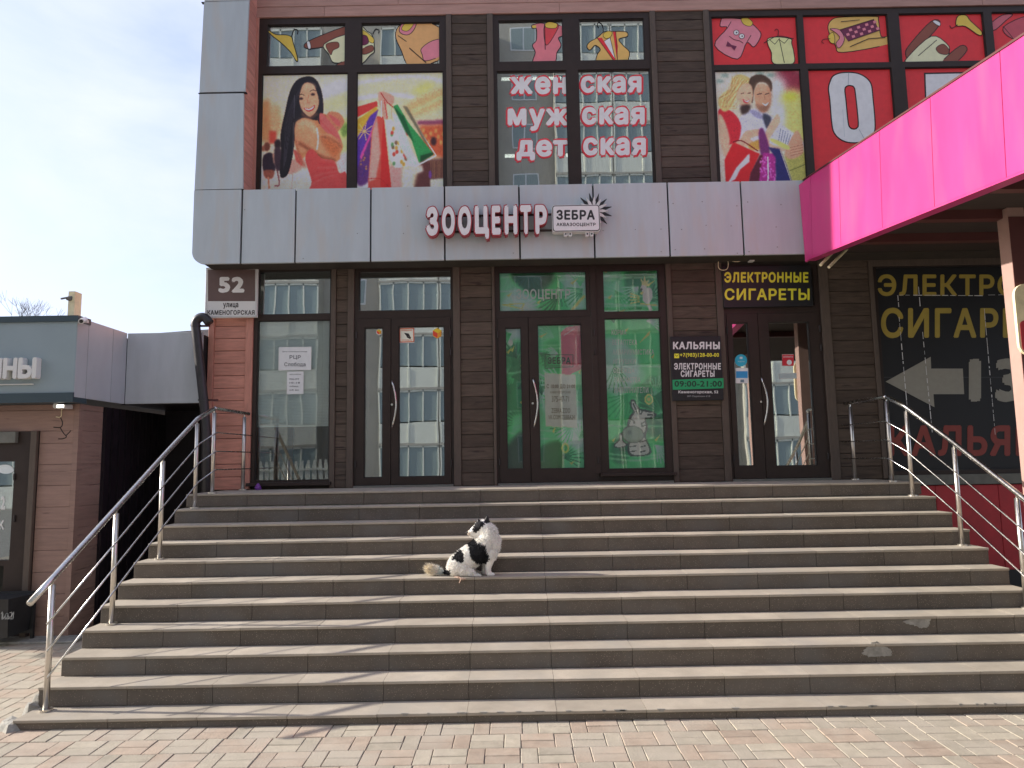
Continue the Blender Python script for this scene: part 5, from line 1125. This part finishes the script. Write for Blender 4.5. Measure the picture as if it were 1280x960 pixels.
# link panel between the two buildings
MB().slab(fx+.004, xc-.02, Yi, Yi+.04, fz0, fz1-.02, .003).build('link_panel', 'shop_grey_side', ls)
MB().box(fx, xc-.02, Yi+.041, Yi+2.5, fz0+.01, fz1-.05).build('link_roof', 'black_gap', ls)
q_ = [P(200, 416, Yi+1.6), P(262, 409, Yi+1.6)]
MB().prism([(q_[0].x, fz1-.3), (xc, fz1-.3), (xc, q_[1].z), (q_[0].x, q_[0].z)], Yi+1.6, Yi+1.64).build('rear_parapet', 'shop_grey', ls)
# walls in planks
wx0 = fx-6; zc1 = fz0-.066; ph = .262
dr = RC(-60, 541, 39.5, 745, YC); dr = (dr[0], dr[1], 0.005, dr[3])
z = 0.0; row = 0
while z < zc1:
    z1 = min(z+ph-.004, zc1)
    xs_p = [(dr[1]+.004, XC-.06)] if z < dr[3] else ([(wx0, XC-1.05), (XC-1.046, XC-.06)] if row % 2 else [(wx0, XC-1.6), (XC-1.596, XC-.06)])
    if z < dr[3] < z1: z1 = dr[3]-.002
    for a_, b_ in xs_p: MB().slab(a_, b_, YC-.02, YC-.001, z, z1, .003).build('plank', 'shop_planks', ls, Vector((a_, YC, z)))
    yw = YC*(633-89)/(633-118)
    MB().add([(XC, YC+.06, z), (XC, yw, z), (XC, yw, z1), (XC, YC+.06, z1), (XC-.02, YC+.06, z), (XC-.02, yw, z), (XC-.02, yw, z1), (XC-.02, YC+.06, z1)], [(0, 1, 2, 3), (7, 6, 5, 4), (0, 4, 5, 1), (1, 5, 6, 2), (2, 6, 7, 3), (3, 7, 4, 0)]).build('side_plank', 'shop_planks', ls)
    z = z1+.004 if z1 == dr[3]-.002 else z+ph; row += 1
MB().box(XC-.058, XC+.006, YC-.026, YC+.058, 0, zc1).build('corner_board', 'shop_planks', ls)
MB().box(wx0, XC-.021, YC, YC+.12, 0, zc1).build('wall_core', 'black_gap', ls) if False else None
wl = frame_mb((wx0, XC-.021, 0, zc1), [dr], YC, YC+.15); wl.build('wall', 'shop_planks', ls)
MB().box(XC-.15, XC-.021, YC+.15, Yi+3, 0, zc1).build('side_wall', 'shop_planks', ls)
for i in range(9):
    y0 = yw+.03+i*.17; MB().box(XC-.02, XC+.03, y0, y0+.10, 0, zc1).build('cladding_rib', 'black_cladding', ls)
MB().box(XC-.02, XC-.001, yw+.002, Yi+3, 0, zc1).build('side_cladding', 'black_cladding', ls)
MB().box(XC-.02, xc-.01, 10.9, 11.0, 0, fz0+.1).build('recess_wall', 'black_cladding', ls)
MB().box(XC+1.15, XC+1.2, 10.8, 10.898, 0, fz0).build('door_edge', 'brown_frame_deep', ls); MB().box(XC+.02, xc-.012, Yi+.05, 10.89, fz0-.01, fz0+.009).build('recess_ceiling', 'black_cladding', ls)
# entrance door of the left shop
f = frame_mb(dr, [(dr[0]-.1, P(17, 640, YC).x, P(5, 700, YC).z, P(5, 577, YC).z), (dr[0]-.1, P(17, 640, YC).x-.06, .12, P(5, 707, YC).z)], YC-.03, YC+.06).build('door', 'brown_frame', ls); f['label'] = 'brown framed glass door'
MB().slab(dr[1]-.075, dr[1], YC-.075, YC-.031, 0, dr[3]+.0, .004).build('outer_frame', 'dark_trim', f)
MB().slab(dr[0], P(25, 548, YC).x, YC-.085, YC-.0305, P(10, 554, YC).z, P(10, 540, YC).z, .004).build('header_box', 'sill_grey', f)
pane((dr[0], P(17, 640, YC).x, P(5, 700, YC).z, P(5, 577, YC).z), YC+.01, f, 'pane_mirror'); MB().box(dr[0], XC-.2, YC+.5, YC+.52, 0, dr[3]).build('inner_screen', 'interior', f)
d = Decal(YC+.008, lambda x, y: P(x, y, YC)); d.text('2', 0.3, 620, 6, 637, (.75, .75, .72), .05); d.poly(smooth_path([(-5, 585), (2, 581), (12, 582), (17, 588), (10, 592), (0, 591)]), K(190, 196, 200)); d.text('К', -2, 650, 4.5, 662, (.75, .75, .72), .05); d.build('print', 'printed_board', f)
for yy in (600, 652): z_ = P(20, yy, YC).z; MB().tube([(P(20.5, yy, YC).x, YC-.04, z_), (P(20.5, yy, YC).x, YC-.04, z_+.08)], .013, 8).build('hinge', 'brown_frame_deep', f)
# raised letters
t = thing('left_shop_sign', 'raised pale capital letters on the grey fascia of the low left shop', 'sign', (P(20, 475, YF).x, YF, P(20, 475, YF).z))
for ch_, a_, b_ in (('И', -21, 1.8), ('Н', 3.6, 21), ('Ы', 22.3, 45.3)):
    x0 = P(a_, 460, YF-.09).x; x1 = P(b_, 460, YF-.09).x; z0 = P(20, 473.3, YF-.09).z; z1 = P(20, 447, YF-.09).z
    text_mb(MB(), ch_, x0, x1, z0, z1, YF-.09, YF-.002, .05).build('letter', 'white_plastic', t)
MB().box(P(-60, 480, YF).x, P(42.5, 480, YF).x, YF-.02, YF-.001, P(20, 481.2, YF).z, P(20, 480, YF).z).build('underline', 'white_plastic', t)
# lamps on the left shop
p_ = P(71, 505, YC-.12); t = thing('floodlight', 'small white lit floodlight under the grey fascia of the low shop', 'lamp', P(85, 508, YC-.1))
MB().box(P(78, 508, YC-.1).x, P(88.5, 508, YC-.1).x, YC-.22, YC-.06, P(82, 511, YC-.1).z, P(82, 506.5, YC-.1).z).build('housing', 'white_plastic', t)
MB().box(P(79, 508, YC-.1).x, P(87.5, 508, YC-.1).x, YC-.225, YC-.2205, P(82, 510.4, YC-.1).z, P(82, 507, YC-.1).z).build('lamp_face', 'lamp_glow', t)
MB().box(P(84, 508, YC-.1).x-.01, P(84, 508, YC-.1).x+.01, YC-.10, YC-.021, P(82, 507, YC-.1).z, P(82, 505, YC-.1).z).build('bracket', 'white_plastic', t)
t = thing('security_camera', 'pale dome camera beside the floodlight below the grey fascia', 'security camera', P(72.5, 508, YC-.1))
mbx = MB(); a_ = P(72.5, 507.5, YC-.1)
for k in range(5):
    pass
mbx.tube([a_+Vector((0, .04, 0)), a_+Vector((0, .0, 0)), a_+Vector((0, -.03, -.0)), a_+Vector((0, -.045, 0))], .036, 12); mbx.build('camera_body', 'white_plastic', t); MB().tube([a_+Vector((0, .04, 0)), a_+Vector((0, .099, 0))], .02, 8).build('mount', 'white_plastic', t)
cb_ = MB(); cb_.tube([P(x, y, YC-.03) for x, y in smooth_path([(74, 497), (77, 502), (78, 507), (77, 513), (76, 521), (70, 521)], False)], .005, 6); cb_.tube([P(x, y, YC-.05) for x, y in smooth_path([(0, 498.5), (10, 498), (19, 497.2)], False)], .006, 6); cb_.build('cable', 'aged_plastic', t)
p_ = P(66.5, 500, YC-.12); t = thing('cone_lamp', 'unlit cone-shaped wall lamp hanging left of the dome camera', 'lamp', p_)
MB().tube([P(66.8, 495.5, YC-.12), P(66.3, 504, YC-.12)], .022, 12, .038).build('shade', 'aged_plastic', t); MB().tube([P(66.8, 496, YC-.12), P(66.8, 493, YC-.12)+Vector((0, 0, 0))], .008, 6).build('stem', 'aged_plastic', t)
t = thing('bullet_camera', 'white bullet camera at the upper corner of the grey fascia', 'security camera', P(104, 401, YF-.02))
MB().tube([P(101.5, 401.6, YF-.10), P(106, 399, YF+.15)], .033, 12).build('camera_body', 'white_plastic', t, smooth=False); MB().tube([P(101.4, 401.7, YF-.104), P(101.5, 401.6, YF-.0995)], .022, 12).build('lens', 'black_paint', t); MB().box(fx, fx+.05, YF+.10, YF+.14, P(106, 399, YF).z-.02, P(106, 399, YF).z+.01).build('mount', 'white_plastic', t)
# crack and stains: a thin branching line on the corner plank
ck = MB()
for pts in ([(75, 521), (78, 528), (76, 534), (67, 534)], [(75, 534), (79, 541), (83, 546), (78, 548.5), (73, 548.5)], [(82, 545), (87, 540), (88, 538)]):
    q_ = smooth_path(pts, False)
    for a_, b_ in zip(q_[:-1], q_[1:]):
        A = P(*a_, YC-.0206); B = P(*b_, YC-.0206); ck.tube([A, B], .006, 4)
ck.build('crack', 'brown_frame_deep', ls)
# box on the roof
a_ = P(93.5, 394, YF+.3); t = thing('roof_box', 'aged beige metal box standing on the roof edge of the left shop', 'roof box', a_)
x0, x1 = P(87.5, 392, YF+.3).x, P(97.5, 392, YF+.3).x; z1 = P(92, 366, YF+.3).z
MB().box(x0+.02, x1, YF+.22, YF+.36, a_.z-.06, z1).build('body', 'aged_plastic', t)
MB().tube([P(90, 371, YF+.2), P(76, 373.5, YF+.1)], .012, 8).build('arm', 'sill_grey', t); MB().tube([P(87, 373, YF+.2), P(84, 374, YF+.15)], .035, 10, .015).build('bracket', 'sill_grey', t)
# rain pipe at the building's left corner
t = thing('drainpipe', 'dark rain pipe bending from the left corner of the main building down beside the stairs', 'drainpipe', P(255, 505, Yi-.1))
Yd = Yi-.08
MB().tube([P(x, y, Yd) for x, y in smooth_path([(262, 404), (256, 397), (249, 397.5), (244.5, 404), (245.5, 416), (249, 450), (254.5, 500), (258, 540)], False)]+[Vector((P(262, 610, Yd).x-.02, Yd, .3))], .062, 14).build('pipe', 'drainpipe', t, smooth=True)
for yy, xx_ in ((407, 244.8), (500, 254.5)):
    a_ = P(xx_, yy, Yd); MB().tube([a_+Vector((0, 0, .012)), a_+Vector((0, 0, -.012))], .07, 14).build('collar', 'drainpipe', t); MB().box(a_.x, a_.x+.18, Yd+.02, Yd+.05, a_.z-.012, a_.z+.012).build('bracket', 'maroon_paint', t)
# litter bin
gb = G(28, 806); Yb = gb.y; t = thing('litter_bin', 'black metal litter bin with a scratched front standing by the left shop door', 'litter bin', (gb.x-.12, Yb, 0))
xr_ = P(36.5, 760, Yb+.2).x; xm = P(17.5, 760, Yb-.1).x; z1 = P(20, 747, Yb-.1).z; z0 = P(18, 797, Yb-.15).z
xa = xm-.46
vs = [(xa, Yb-.20, z1), (xm, Yb-.20, z1), (xm+.06, Yb+.14, z1), (xa-.02, Yb+.14, z1), (xa+.03, Yb-.15, z0), (xm-.02, Yb-.15, z0), (xm+.03, Yb+.12, z0+.02), (xa, Yb+.12, z0+.02)]
MB().add(vs, [(4, 5, 1, 0), (5, 6, 2, 1), (6, 7, 3, 2), (7, 4, 0, 3), (7, 6, 5, 4), (0, 1, 2, 3)]).build('bin_body', 'bin_black', t)
MB().box(xa-.03, xm+.07, Yb+.141, Yb+.165, z0-.02, z1+.03).build('back_plate', 'bin_black', t)
for xx_ in (xm+.02, xa+.02):
    MB().box(xx_, xx_+.035, Yb+.166, Yb+.2, .02, z1).build('stand', 'bin_black', t); MB().box(xx_-.14, xx_+.17, Yb+.15, Yb+.2, 0.004, .025).build('foot', 'bin_black', t)
rg = random.Random(3); d = Decal(Yb-.205, lambda x, y: P(x, y, Yb-.205))
for i in range(7):
    cx = 1.5+i*2.2; d.line(smooth_path([(cx, 770+rg.uniform(-4, 2)), (cx+rg.uniform(0, 3), 765+rg.uniform(-2, 3)), (cx+rg.uniform(-1, 2), 774), (cx+2.4, 771+rg.uniform(-2, 3))], False, 3), .008, (.42, .44, .44))
d.build('scribble', 'printed_board', t)
# step strip in front of the left shop
MB().slab(fx-6, XC+.25, YC-.30, YC-.003, -.004, .03, .01).build('threshold_step', 'cement', ls)
# bare trees beyond the roofs
def bare_tree(x, y, h, seed, label):
    rg = random.Random(seed); t = thing('bare_tree', label, 'tree', (x, y, 0), 'bare trees beyond the left shop'); mb = MB()
    def grow(p, d_, L_, r_, n):
        q_ = p+d_*L_; mb.tube([p, q_], r_, 5, r_*.65, cap=False)
        if n == 0: return
        for _ in range(3 if n > 1 else 4):
            dd = (d_+Vector((rg.uniform(-.7, .7), rg.uniform(-.7, .7), rg.uniform(-.1, .5)))).normalized(); grow(q_, dd, L_*rg.uniform(.6, .8), r_*.6, n-1)
    grow(Vector((x, y, h*.35)), Vector((0, 0, 1)), h*.2, .10, 5); mb.build('crown', 'bark', t); MB().tube([(x, y, 0), (x, y, h*.36)], .16, 8, .11).build('trunk', 'bark', t)
k_ = P(31, 371, 60); bare_tree(k_.x, 60, k_.z, 1, 'faint bare tree top showing above the grey roof at the left'); k_ = P(8, 392, 66); bare_tree(k_.x, 66, k_.z*.97, 2, 'second faint bare tree top at the very left edge')
# ================================================================ APARTMENT BLOCK across the street (seen mirrored in the glass)
YA = -19.0; ab = thing('apartment_building', 'pale panel apartment block across the street with white loggias, mirrored in the shop windows', 'apartment building', (0, YA, 0))
FH = 3.0; NF = 9; x0, x1 = -34, 34
MB().box(x0, x1, YA-12, YA, 0, NF*FH+1.2).build('wall', 'far_wall', ab)
wm = MB().box(-.75, .75, -.04, .03, 0, 1.5).mesh('window', 'far_frame'); gm = frame_mb((-.68, .68, .07, 1.43), [], 0, .02)
gmesh = MB().box(-.68, -.04, .032, .04, .08, 1.42).box(.04, .68, .032, .04, .08, 1.42).mesh('window_glass', 'far_glass')
bal = []
cx = x0+2
while cx < x1-2:
    isb = int((cx-x0)/3.3) % 3 != 1
    for k in range(NF):
        zf_ = k*FH+.9
        if isb: bal.append((cx, zf_))
        else:
            o = place('window', wm, (cx, YA+.001, zf_+1.0), ab); g_ = bpy.data.objects.new('window_glass', gmesh); COL.objects.link(g_); g_.parent = o
    cx += 3.3
bw = MB(); bg_ = MB(); bs = MB(); bc = MB()
for cx, z_ in bal:
    bw.box(cx-1.6, cx+1.6, YA+.9, YA+.96, z_-.9+.05, z_+.25)
    for i in range(3): bw.box(cx-1.6+i*1.55, cx-1.5+i*1.55, YA+.96, YA+.99, z_-.8, z_+.2)
    bs.box(cx-1.64, cx+1.64, YA, YA+1.0, z_-.98, z_-.86); bs.box(cx-1.64, cx-1.58, YA, YA+.95, z_-.86, z_+2.02); bs.box(cx+1.58, cx+1.64, YA, YA+.95, z_-.86, z_+2.02)
    bg_.box(cx-1.55, cx+1.55, YA+.9, YA+.93, z_+.32, z_+1.95)
    for i in range(5): bw.box(cx-1.58+i*.79-.035, cx-1.58+i*.79+.035, YA+.93, YA+.97, z_+.25, z_+2.02)
    bw.box(cx-1.6, cx+1.6, YA+.9, YA+.97, z_+1.92, z_+2.02)
    for i in range(6):
        if random.random() < .6: bc.box(cx-1.5+i*.5, cx-1.2+i*.5, YA+.8, YA+.84, z_+.3, z_+1.9)
bw.build('loggia_front', 'far_panel', ab); bs.build('loggia_slab', 'far_wall', ab); bg_.build('loggia_glass', 'far_glass', ab); bc.build('loggia_curtain', 'far_panel', ab)
# white picket fence in front of it
pf = thing('picket_fence', 'white picket fence in front of the apartment block, mirrored low in the left window', 'fence', (-11.5, YA+3, 0))
for i in range(24):
    x_ = -15+i*.30; MB().prism([(x_, .3), (x_+.2, .3), (x_+.2, 1.9), (x_+.15, 2.2), (x_+.05, 2.2), (x_, 1.9)], YA+3, YA+3.03).build('picket', 'far_panel', pf)
for z_ in (.6, 1.7): MB().box(-15.1, -7.7, YA+3.035, YA+3.07, z_, z_+.1).build('rail', 'far_panel', pf)
# ================================================================ DOG
def dog():
    Yd_ = 7.262; k5 = 5; zt5 = NZ[5]
    def D(u, v): return P(500+u/8, 620+v/8, Yd_)
    base = D(640, 790); t = thing('dog', 'white dog with black patches sitting on the steps, looking back to the left', 'dog', (base.x, Yd_, zt5))
    zoff = zt5-D(640, 795).z
    s_ = (D(900, 500).x-D(800, 500).x)/100.0        # metres per crop pixel
    def V(u, v, y=0): q_ = D(u, v); return Vector((q_.x, Yd_+y, q_.z+zoff))
    tmp = MB()
    def ball(c_, rx, ry, rz, rot=0):
        n, m = 16, 10; k0 = len(tmp.v); cs, sn = math.cos(rot), math.sin(rot)
        vs = []
        for i in range(1, m):
            th = math.pi*i/m
            for j in range(n):
                ph = 2*math.pi*j/n; x, y, z = rx*math.sin(th)*math.cos(ph), ry*math.sin(th)*math.sin(ph), rz*math.cos(th)
                vs.append((c_.x+x*cs-z*sn, c_.y+y, c_.z+x*sn+z*cs))
        vs.append((c_.x-rz*-sn*-1*-1 if False else c_.x-sn*rz, c_.y, c_.z+rz*cs)); vs.append((c_.x+sn*rz, c_.y, c_.z-rz*cs))
        fs = [(i*n+j, i*n+(j+1) % n, (i+1)*n+(j+1) % n, (i+1)*n+j) for i in range(m-2) for j in range(n)]
        top, bot = len(vs)-2, len(vs)-1
        fs += [(top, (j+1) % n, j) for j in range(n)]+[(bot, (m-2)*n+j, (m-2)*n+(j+1) % n) for j in range(n)]
        tmp.add(vs, fs)
    def limb(pts, rs, ky=1.0):
        for (a_, ra), (b_, rb_) in zip(list(zip(pts, rs))[:-1], list(zip(pts, rs))[1:]):
            L_ = (b_-a_).length; k = max(2, int(L_/.008))
            for i in range(k+1):
                q_ = a_.lerp(b_, i/k); r_ = ra+(rb_-ra)*i/k; ball(q_, r_, r_*ky, r_)
    P_ = s_
    # trunk, haunches, chest, neck
    limb([V(585, 690, .0), V(660, 640, .0), V(750, 575), V(840, 500), V(880, 430)], [108*P_, 118*P_, 112*P_, 112*P_, 104*P_], .92)
    limb([V(880, 430), V(875, 370, -.0), V(840, 315, -.005)], [104*P_, 92*P_, 74*P_], .95)
    ball(V(930, 470, 0), 72*P_, 85*P_, 110*P_)
    for sy in (-1, 1):
        ball(V(590, 705, sy*.05), 122*P_, 62*P_, 92*P_, .2); limb([V(640, 730, sy*.065), V(720, 765, sy*.075), V(745, 780, sy*.075)], [70*P_, 38*P_, 22*P_], .8)
        limb([V(745, 783, sy*.08), V(800, 786, sy*.085)], [20*P_, 16*P_], 1.1)
    # front legs
    limb([V(915, 560, -.045), V(900, 640, -.05), V(885, 710, -.05), V(890, 770, -.05)], [56*P_, 42*P_, 28*P_, 25*P_]); limb([V(892, 778, -.05), V(930, 783, -.055)], [25*P_, 20*P_], 1.1)
    limb([V(890, 570, .045), V(862, 650, .05), V(850, 720, .05), V(842, 772, .05)], [52*P_, 38*P_, 26*P_, 23*P_]); limb([V(842, 780, .05), V(872, 785, .05)], [22*P_, 18*P_], 1.1)
    # head looking back
    ball(V(815, 300, -.01), 72*P_, 66*P_, 62*P_, .15); limb([V(775, 325, -.015), V(725, 355, -.02), V(690, 372, -.022)], [48*P_, 32*P_, 20*P_]); limb([V(780, 370, -.012), V(735, 388, -.018), V(705, 392, -.02)], [40*P_, 22*P_, 12*P_])
    # ears
    for (u0, v0, u1, v1, y) in ((800, 275, 782, 238, -.035), (862, 268, 874, 205, .02)):
        limb([V(u0, v0, y), V((u0+u1)/2, (v0+v1)/2, y)], [26*P_, 16*P_], .6)
    # tail
    limb([V(500, 765, .02), V(440, 770, .03), V(390, 764, .02), V(345, 752, .01), V(305, 735, 0), V(285, 725, -.01)], [30*P_, 22*P_, 30*P_, 38*P_, 36*P_, 22*P_], .8)
    me = tmp.mesh('tmp', None); o = bpy.data.objects.new('tmp', me); COL.objects.link(o)
    md = o.modifiers.new('r', 'REMESH'); md.mode = 'VOXEL'; md.voxel_size = .0065; md.use_smooth_shade = True
    sm = o.modifiers.new('s', 'SMOOTH'); sm.factor = .5; sm.iterations = 5
    bpy.context.view_layer.update(); ev = bpy.data.meshes.new_from_object(o.evaluated_get(bpy.context.evaluated_depsgraph_get()))
    bpy.data.objects.remove(o)
    n = len(ev.vertices); co = np.empty(n*3); ev.vertices.foreach_get('co', co); co = co.reshape(-1, 3); no = np.empty(n*3); ev.vertices.foreach_get('normal', no); no = no.reshape(-1, 3)
    # to crop coordinates, to paint the patches of the coat
    o00 = V(0, 0); ux = (V(1000, 0)-o00)/1000; 
    A = np.array([[ux.x, (V(0, 1000)-o00).x/1000], [ux.z, (V(0, 1000)-o00).z/1000]]); Ai = np.linalg.inv(A)
    def uv(c_): return (Ai @ np.stack([c_[:, 0]-o00.x, c_[:, 2]-o00.z])).T
    def inside(p_, poly):
        X, Y = p_[:, 0], p_[:, 1]; ins = np.zeros(len(p_), bool)
        for i in range(len(poly)):
            xa, ya = poly[i-1]; xb, yb = poly[i]
            if ya != yb: ins ^= ((ya > Y) != (yb > Y)) & (X < (xb-xa)*(Y-ya)/(yb-ya)+xa)
        return ins
    patches = [smooth_path(p_) for p_ in ([(672, 470), (705, 432), (745, 435), (765, 460), (810, 465), (855, 500), (865, 555), (890, 600), (875, 650), (835, 692), (790, 680), (745, 660), (712, 610), (695, 560), (690, 515)], [(518, 628), (548, 582), (590, 545), (622, 550), (640, 600), (632, 655), (590, 652), (555, 636)], [(722, 335), (735, 300), (760, 262), (772, 225), (800, 240), (848, 280), (815, 312), (790, 340), (762, 368), (735, 360)], [(842, 262), (855, 190), (895, 190), (892, 268)], [(436, 735), (500, 735), (500, 800), (436, 800)])]
    def colour(c_, rg=np.random.RandomState(1)):
        p_ = uv(c_); w_ = np.stack([np.sin(c_[:, 2]*210+c_[:, 0]*90), np.sin(c_[:, 0]*230+c_[:, 1]*150)], -1)*5; p_ = p_+w_
        col = np.tile(np.array([.92, .89, .83]), (len(c_), 1)); h = np.sin(c_[:, 0]*55+1)*np.sin(c_[:, 2]*61)*.02; col *= (1+h)[:, None]
        low = np.clip((p_[:, 1]-620)/200, 0, 1)[:, None]*.22; col = col*(1-low)+np.array([.72, .63, .48])*low
        tail = (p_[:, 0] < 360)[:, None]; w3 = np.clip((385+18*np.sin(c_[:, 2]*300)+10*np.sin(c_[:, 1]*400)-p_[:, 0])/60, 0, 1)[:, None]*(p_[:, 1] > 640)[:, None]; col = col*(1-w3)+np.array([.80, .71, .55])*w3; tb = ((p_[:, 0] > 385) & (p_[:, 0] < 440) & (p_[:, 1] > 700))[:, None]; col = np.where(tb, np.array([.72, .74, .70]), col)
        mz = (p_[:, 0] < 705)[:, None] & (p_[:, 1] > 340)[:, None] & (p_[:, 1] < 400)[:, None]; col = np.where(mz, np.array([.74, .64, .54]), col)
        blk = np.zeros(len(c_), bool)
        for q_ in patches: blk |= inside(p_, q_)
        col[blk] = (.016, .015, .017); return col
    # fine fur relief, then the coat colours
    amp = .0022; co2 = co+no*(np.sin(co[:, 0]*260+co[:, 2]*120)*np.sin(co[:, 2]*240+co[:, 1]*130))[:, None]*amp
    co2[:, 2] = np.maximum(co2[:, 2], zt5+.001)
    cc = colour(co); org = ORG[t.name]; ev.vertices.foreach_set('co', (co2-np.array(org)).ravel())
    ca = ev.color_attributes.new('Col', 'FLOAT_COLOR', 'POINT'); ca.data.foreach_set('color', np.concatenate([cc, np.ones((n, 1))], 1).ravel())
    ev.materials.clear(); ev.materials.append(MATS['fur_coat']); ev.update(); body = bpy.data.objects.new('body', ev); COL.objects.link(body); body.parent = t; ORG[body.name] = org.copy()
    # fur strands
    rs = np.random.RandomState(5); N = 26000; idx = rs.randint(0, n, N); p0 = co2[idx]; nn = no[idx]; p_ = uv(p0)
    keep = (p0[:, 2] > zt5+.012) & ~((p_[:, 0] < 800) & (p_[:, 1] < 400) & (rs.rand(N) < .75)); p0, nn, p_ = p0[keep], nn[keep], p_[keep]; N = len(p0)
    flow = np.tile(np.array([-.15, 0, -1.0]), (N, 1)); tail = p_[:, 0] < 430; flow[tail] = (-1.2, 0, .45)
    flow -= (flow*nn).sum(1)[:, None]*nn*.6
    L_ = np.where(tail, .05, np.where((p_[:, 1] > 300) & (p_[:, 0] > 780) & (p_[:, 1] < 620), .032, .02))*rs.uniform(.5, 1.2, N)
    legs = (p_[:, 1] > 640) & (p_[:, 0] > 820); L_ = np.where(legs, L_*.35, L_); head = (p_[:, 1] < 400) & (p_[:, 0] < 860); L_ = np.where(head, .010, L_)
    dr_ = nn*.55+flow*.6+rs.randn(N, 3)*.22; dr_ /= np.linalg.norm(dr_, axis=1)[:, None]; side = np.cross(dr_, rs.randn(N, 3)); side /= np.linalg.norm(side, axis=1)[:, None]
    w_ = .0021; tip = p0+dr_*L_[:, None]; tip[:, 2] = np.maximum(tip[:, 2], zt5+.002); vv = np.stack([p0-side*w_-nn*.001, p0+side*w_-nn*.001, tip], 1).reshape(-1, 3)-np.array(org)
    fm = bpy.data.meshes.new('fur'); fm.vertices.add(len(vv)); fm.vertices.foreach_set('co', vv.ravel()); fm.loops.add(len(vv)); fm.loops.foreach_set('vertex_index', np.arange(len(vv))); fm.polygons.add(N); fm.polygons.foreach_set('loop_start', np.arange(N)*3); fm.update(calc_edges=True); fm.validate()
    fc = np.minimum(colour(p0)*rs.uniform(.95, 1.06, (N, 1)), .95); ca = fm.color_attributes.new('Col', 'FLOAT_COLOR', 'POINT'); ca.data.foreach_set('color', np.concatenate([np.repeat(fc, 3, 0), np.ones((N*3, 1))], 1).ravel()); fm.materials.append(MATS['fur_coat'])
    fo = bpy.data.objects.new('fur', fm); COL.objects.link(fo); fo.parent = t; fo['kind'] = 'stuff'
    def bl(name, c_, r_, m):
        nonlocal tmp
        tmp = MB(); ball(c_, *r_); tmp.build(name, m, t, smooth=True)
    for (u0, v0, u1, v1, y) in ((798, 285, 783, 228, -.035), (862, 280, 876, 196, .02)):
        m_ = MB(); A_, B_ = V(u0, v0, y), V(u1, v1, y); d_ = (B_-A_).normalized(); s1 = Vector((d_.z, 0, -d_.x))
        rings = []
        for i in range(6):
            q_ = i/5; w_ = 32*P_*(1-q_**1.7)+1*P_; c_ = A_.lerp(B_, q_); rings += [c_+s1*w_*math.cos(a_)+Vector((0, 1, 0))*w_*.42*math.sin(a_) for a_ in [j*math.pi/5 for j in range(10)]]
        m_.add(rings, [(i*10+j, i*10+(j+1) % 10, (i+1)*10+(j+1) % 10, (i+1)*10+j) for i in range(5) for j in range(10)]+[tuple(50+j for j in range(10))]); m_.build('ear', 'dog_nose', t, smooth=True)
    bl('nose', V(671, 364, -.026), (12*P_, 14*P_, 11*P_), 'dog_nose'); bl('eye', V(752, 322, -.058), (6*P_, 4*P_, 6*P_), 'dog_nose')
    # hind paw hanging over the step edge
    tmp = MB(); limb([V(560, 797, -.115), V(600, 797, -.135), V(625, 805, -.145)], [9*P_, 11*P_, 10*P_]); 
    for (u1, v1) in ((605, 845), (640, 815), (665, 808)): limb([V(625, 803, -.146), V(u1, v1, -.15)], [8*P_, 5*P_])
    tmp.build('hind_paw', 'skin_pink', t, smooth=True)
dog()
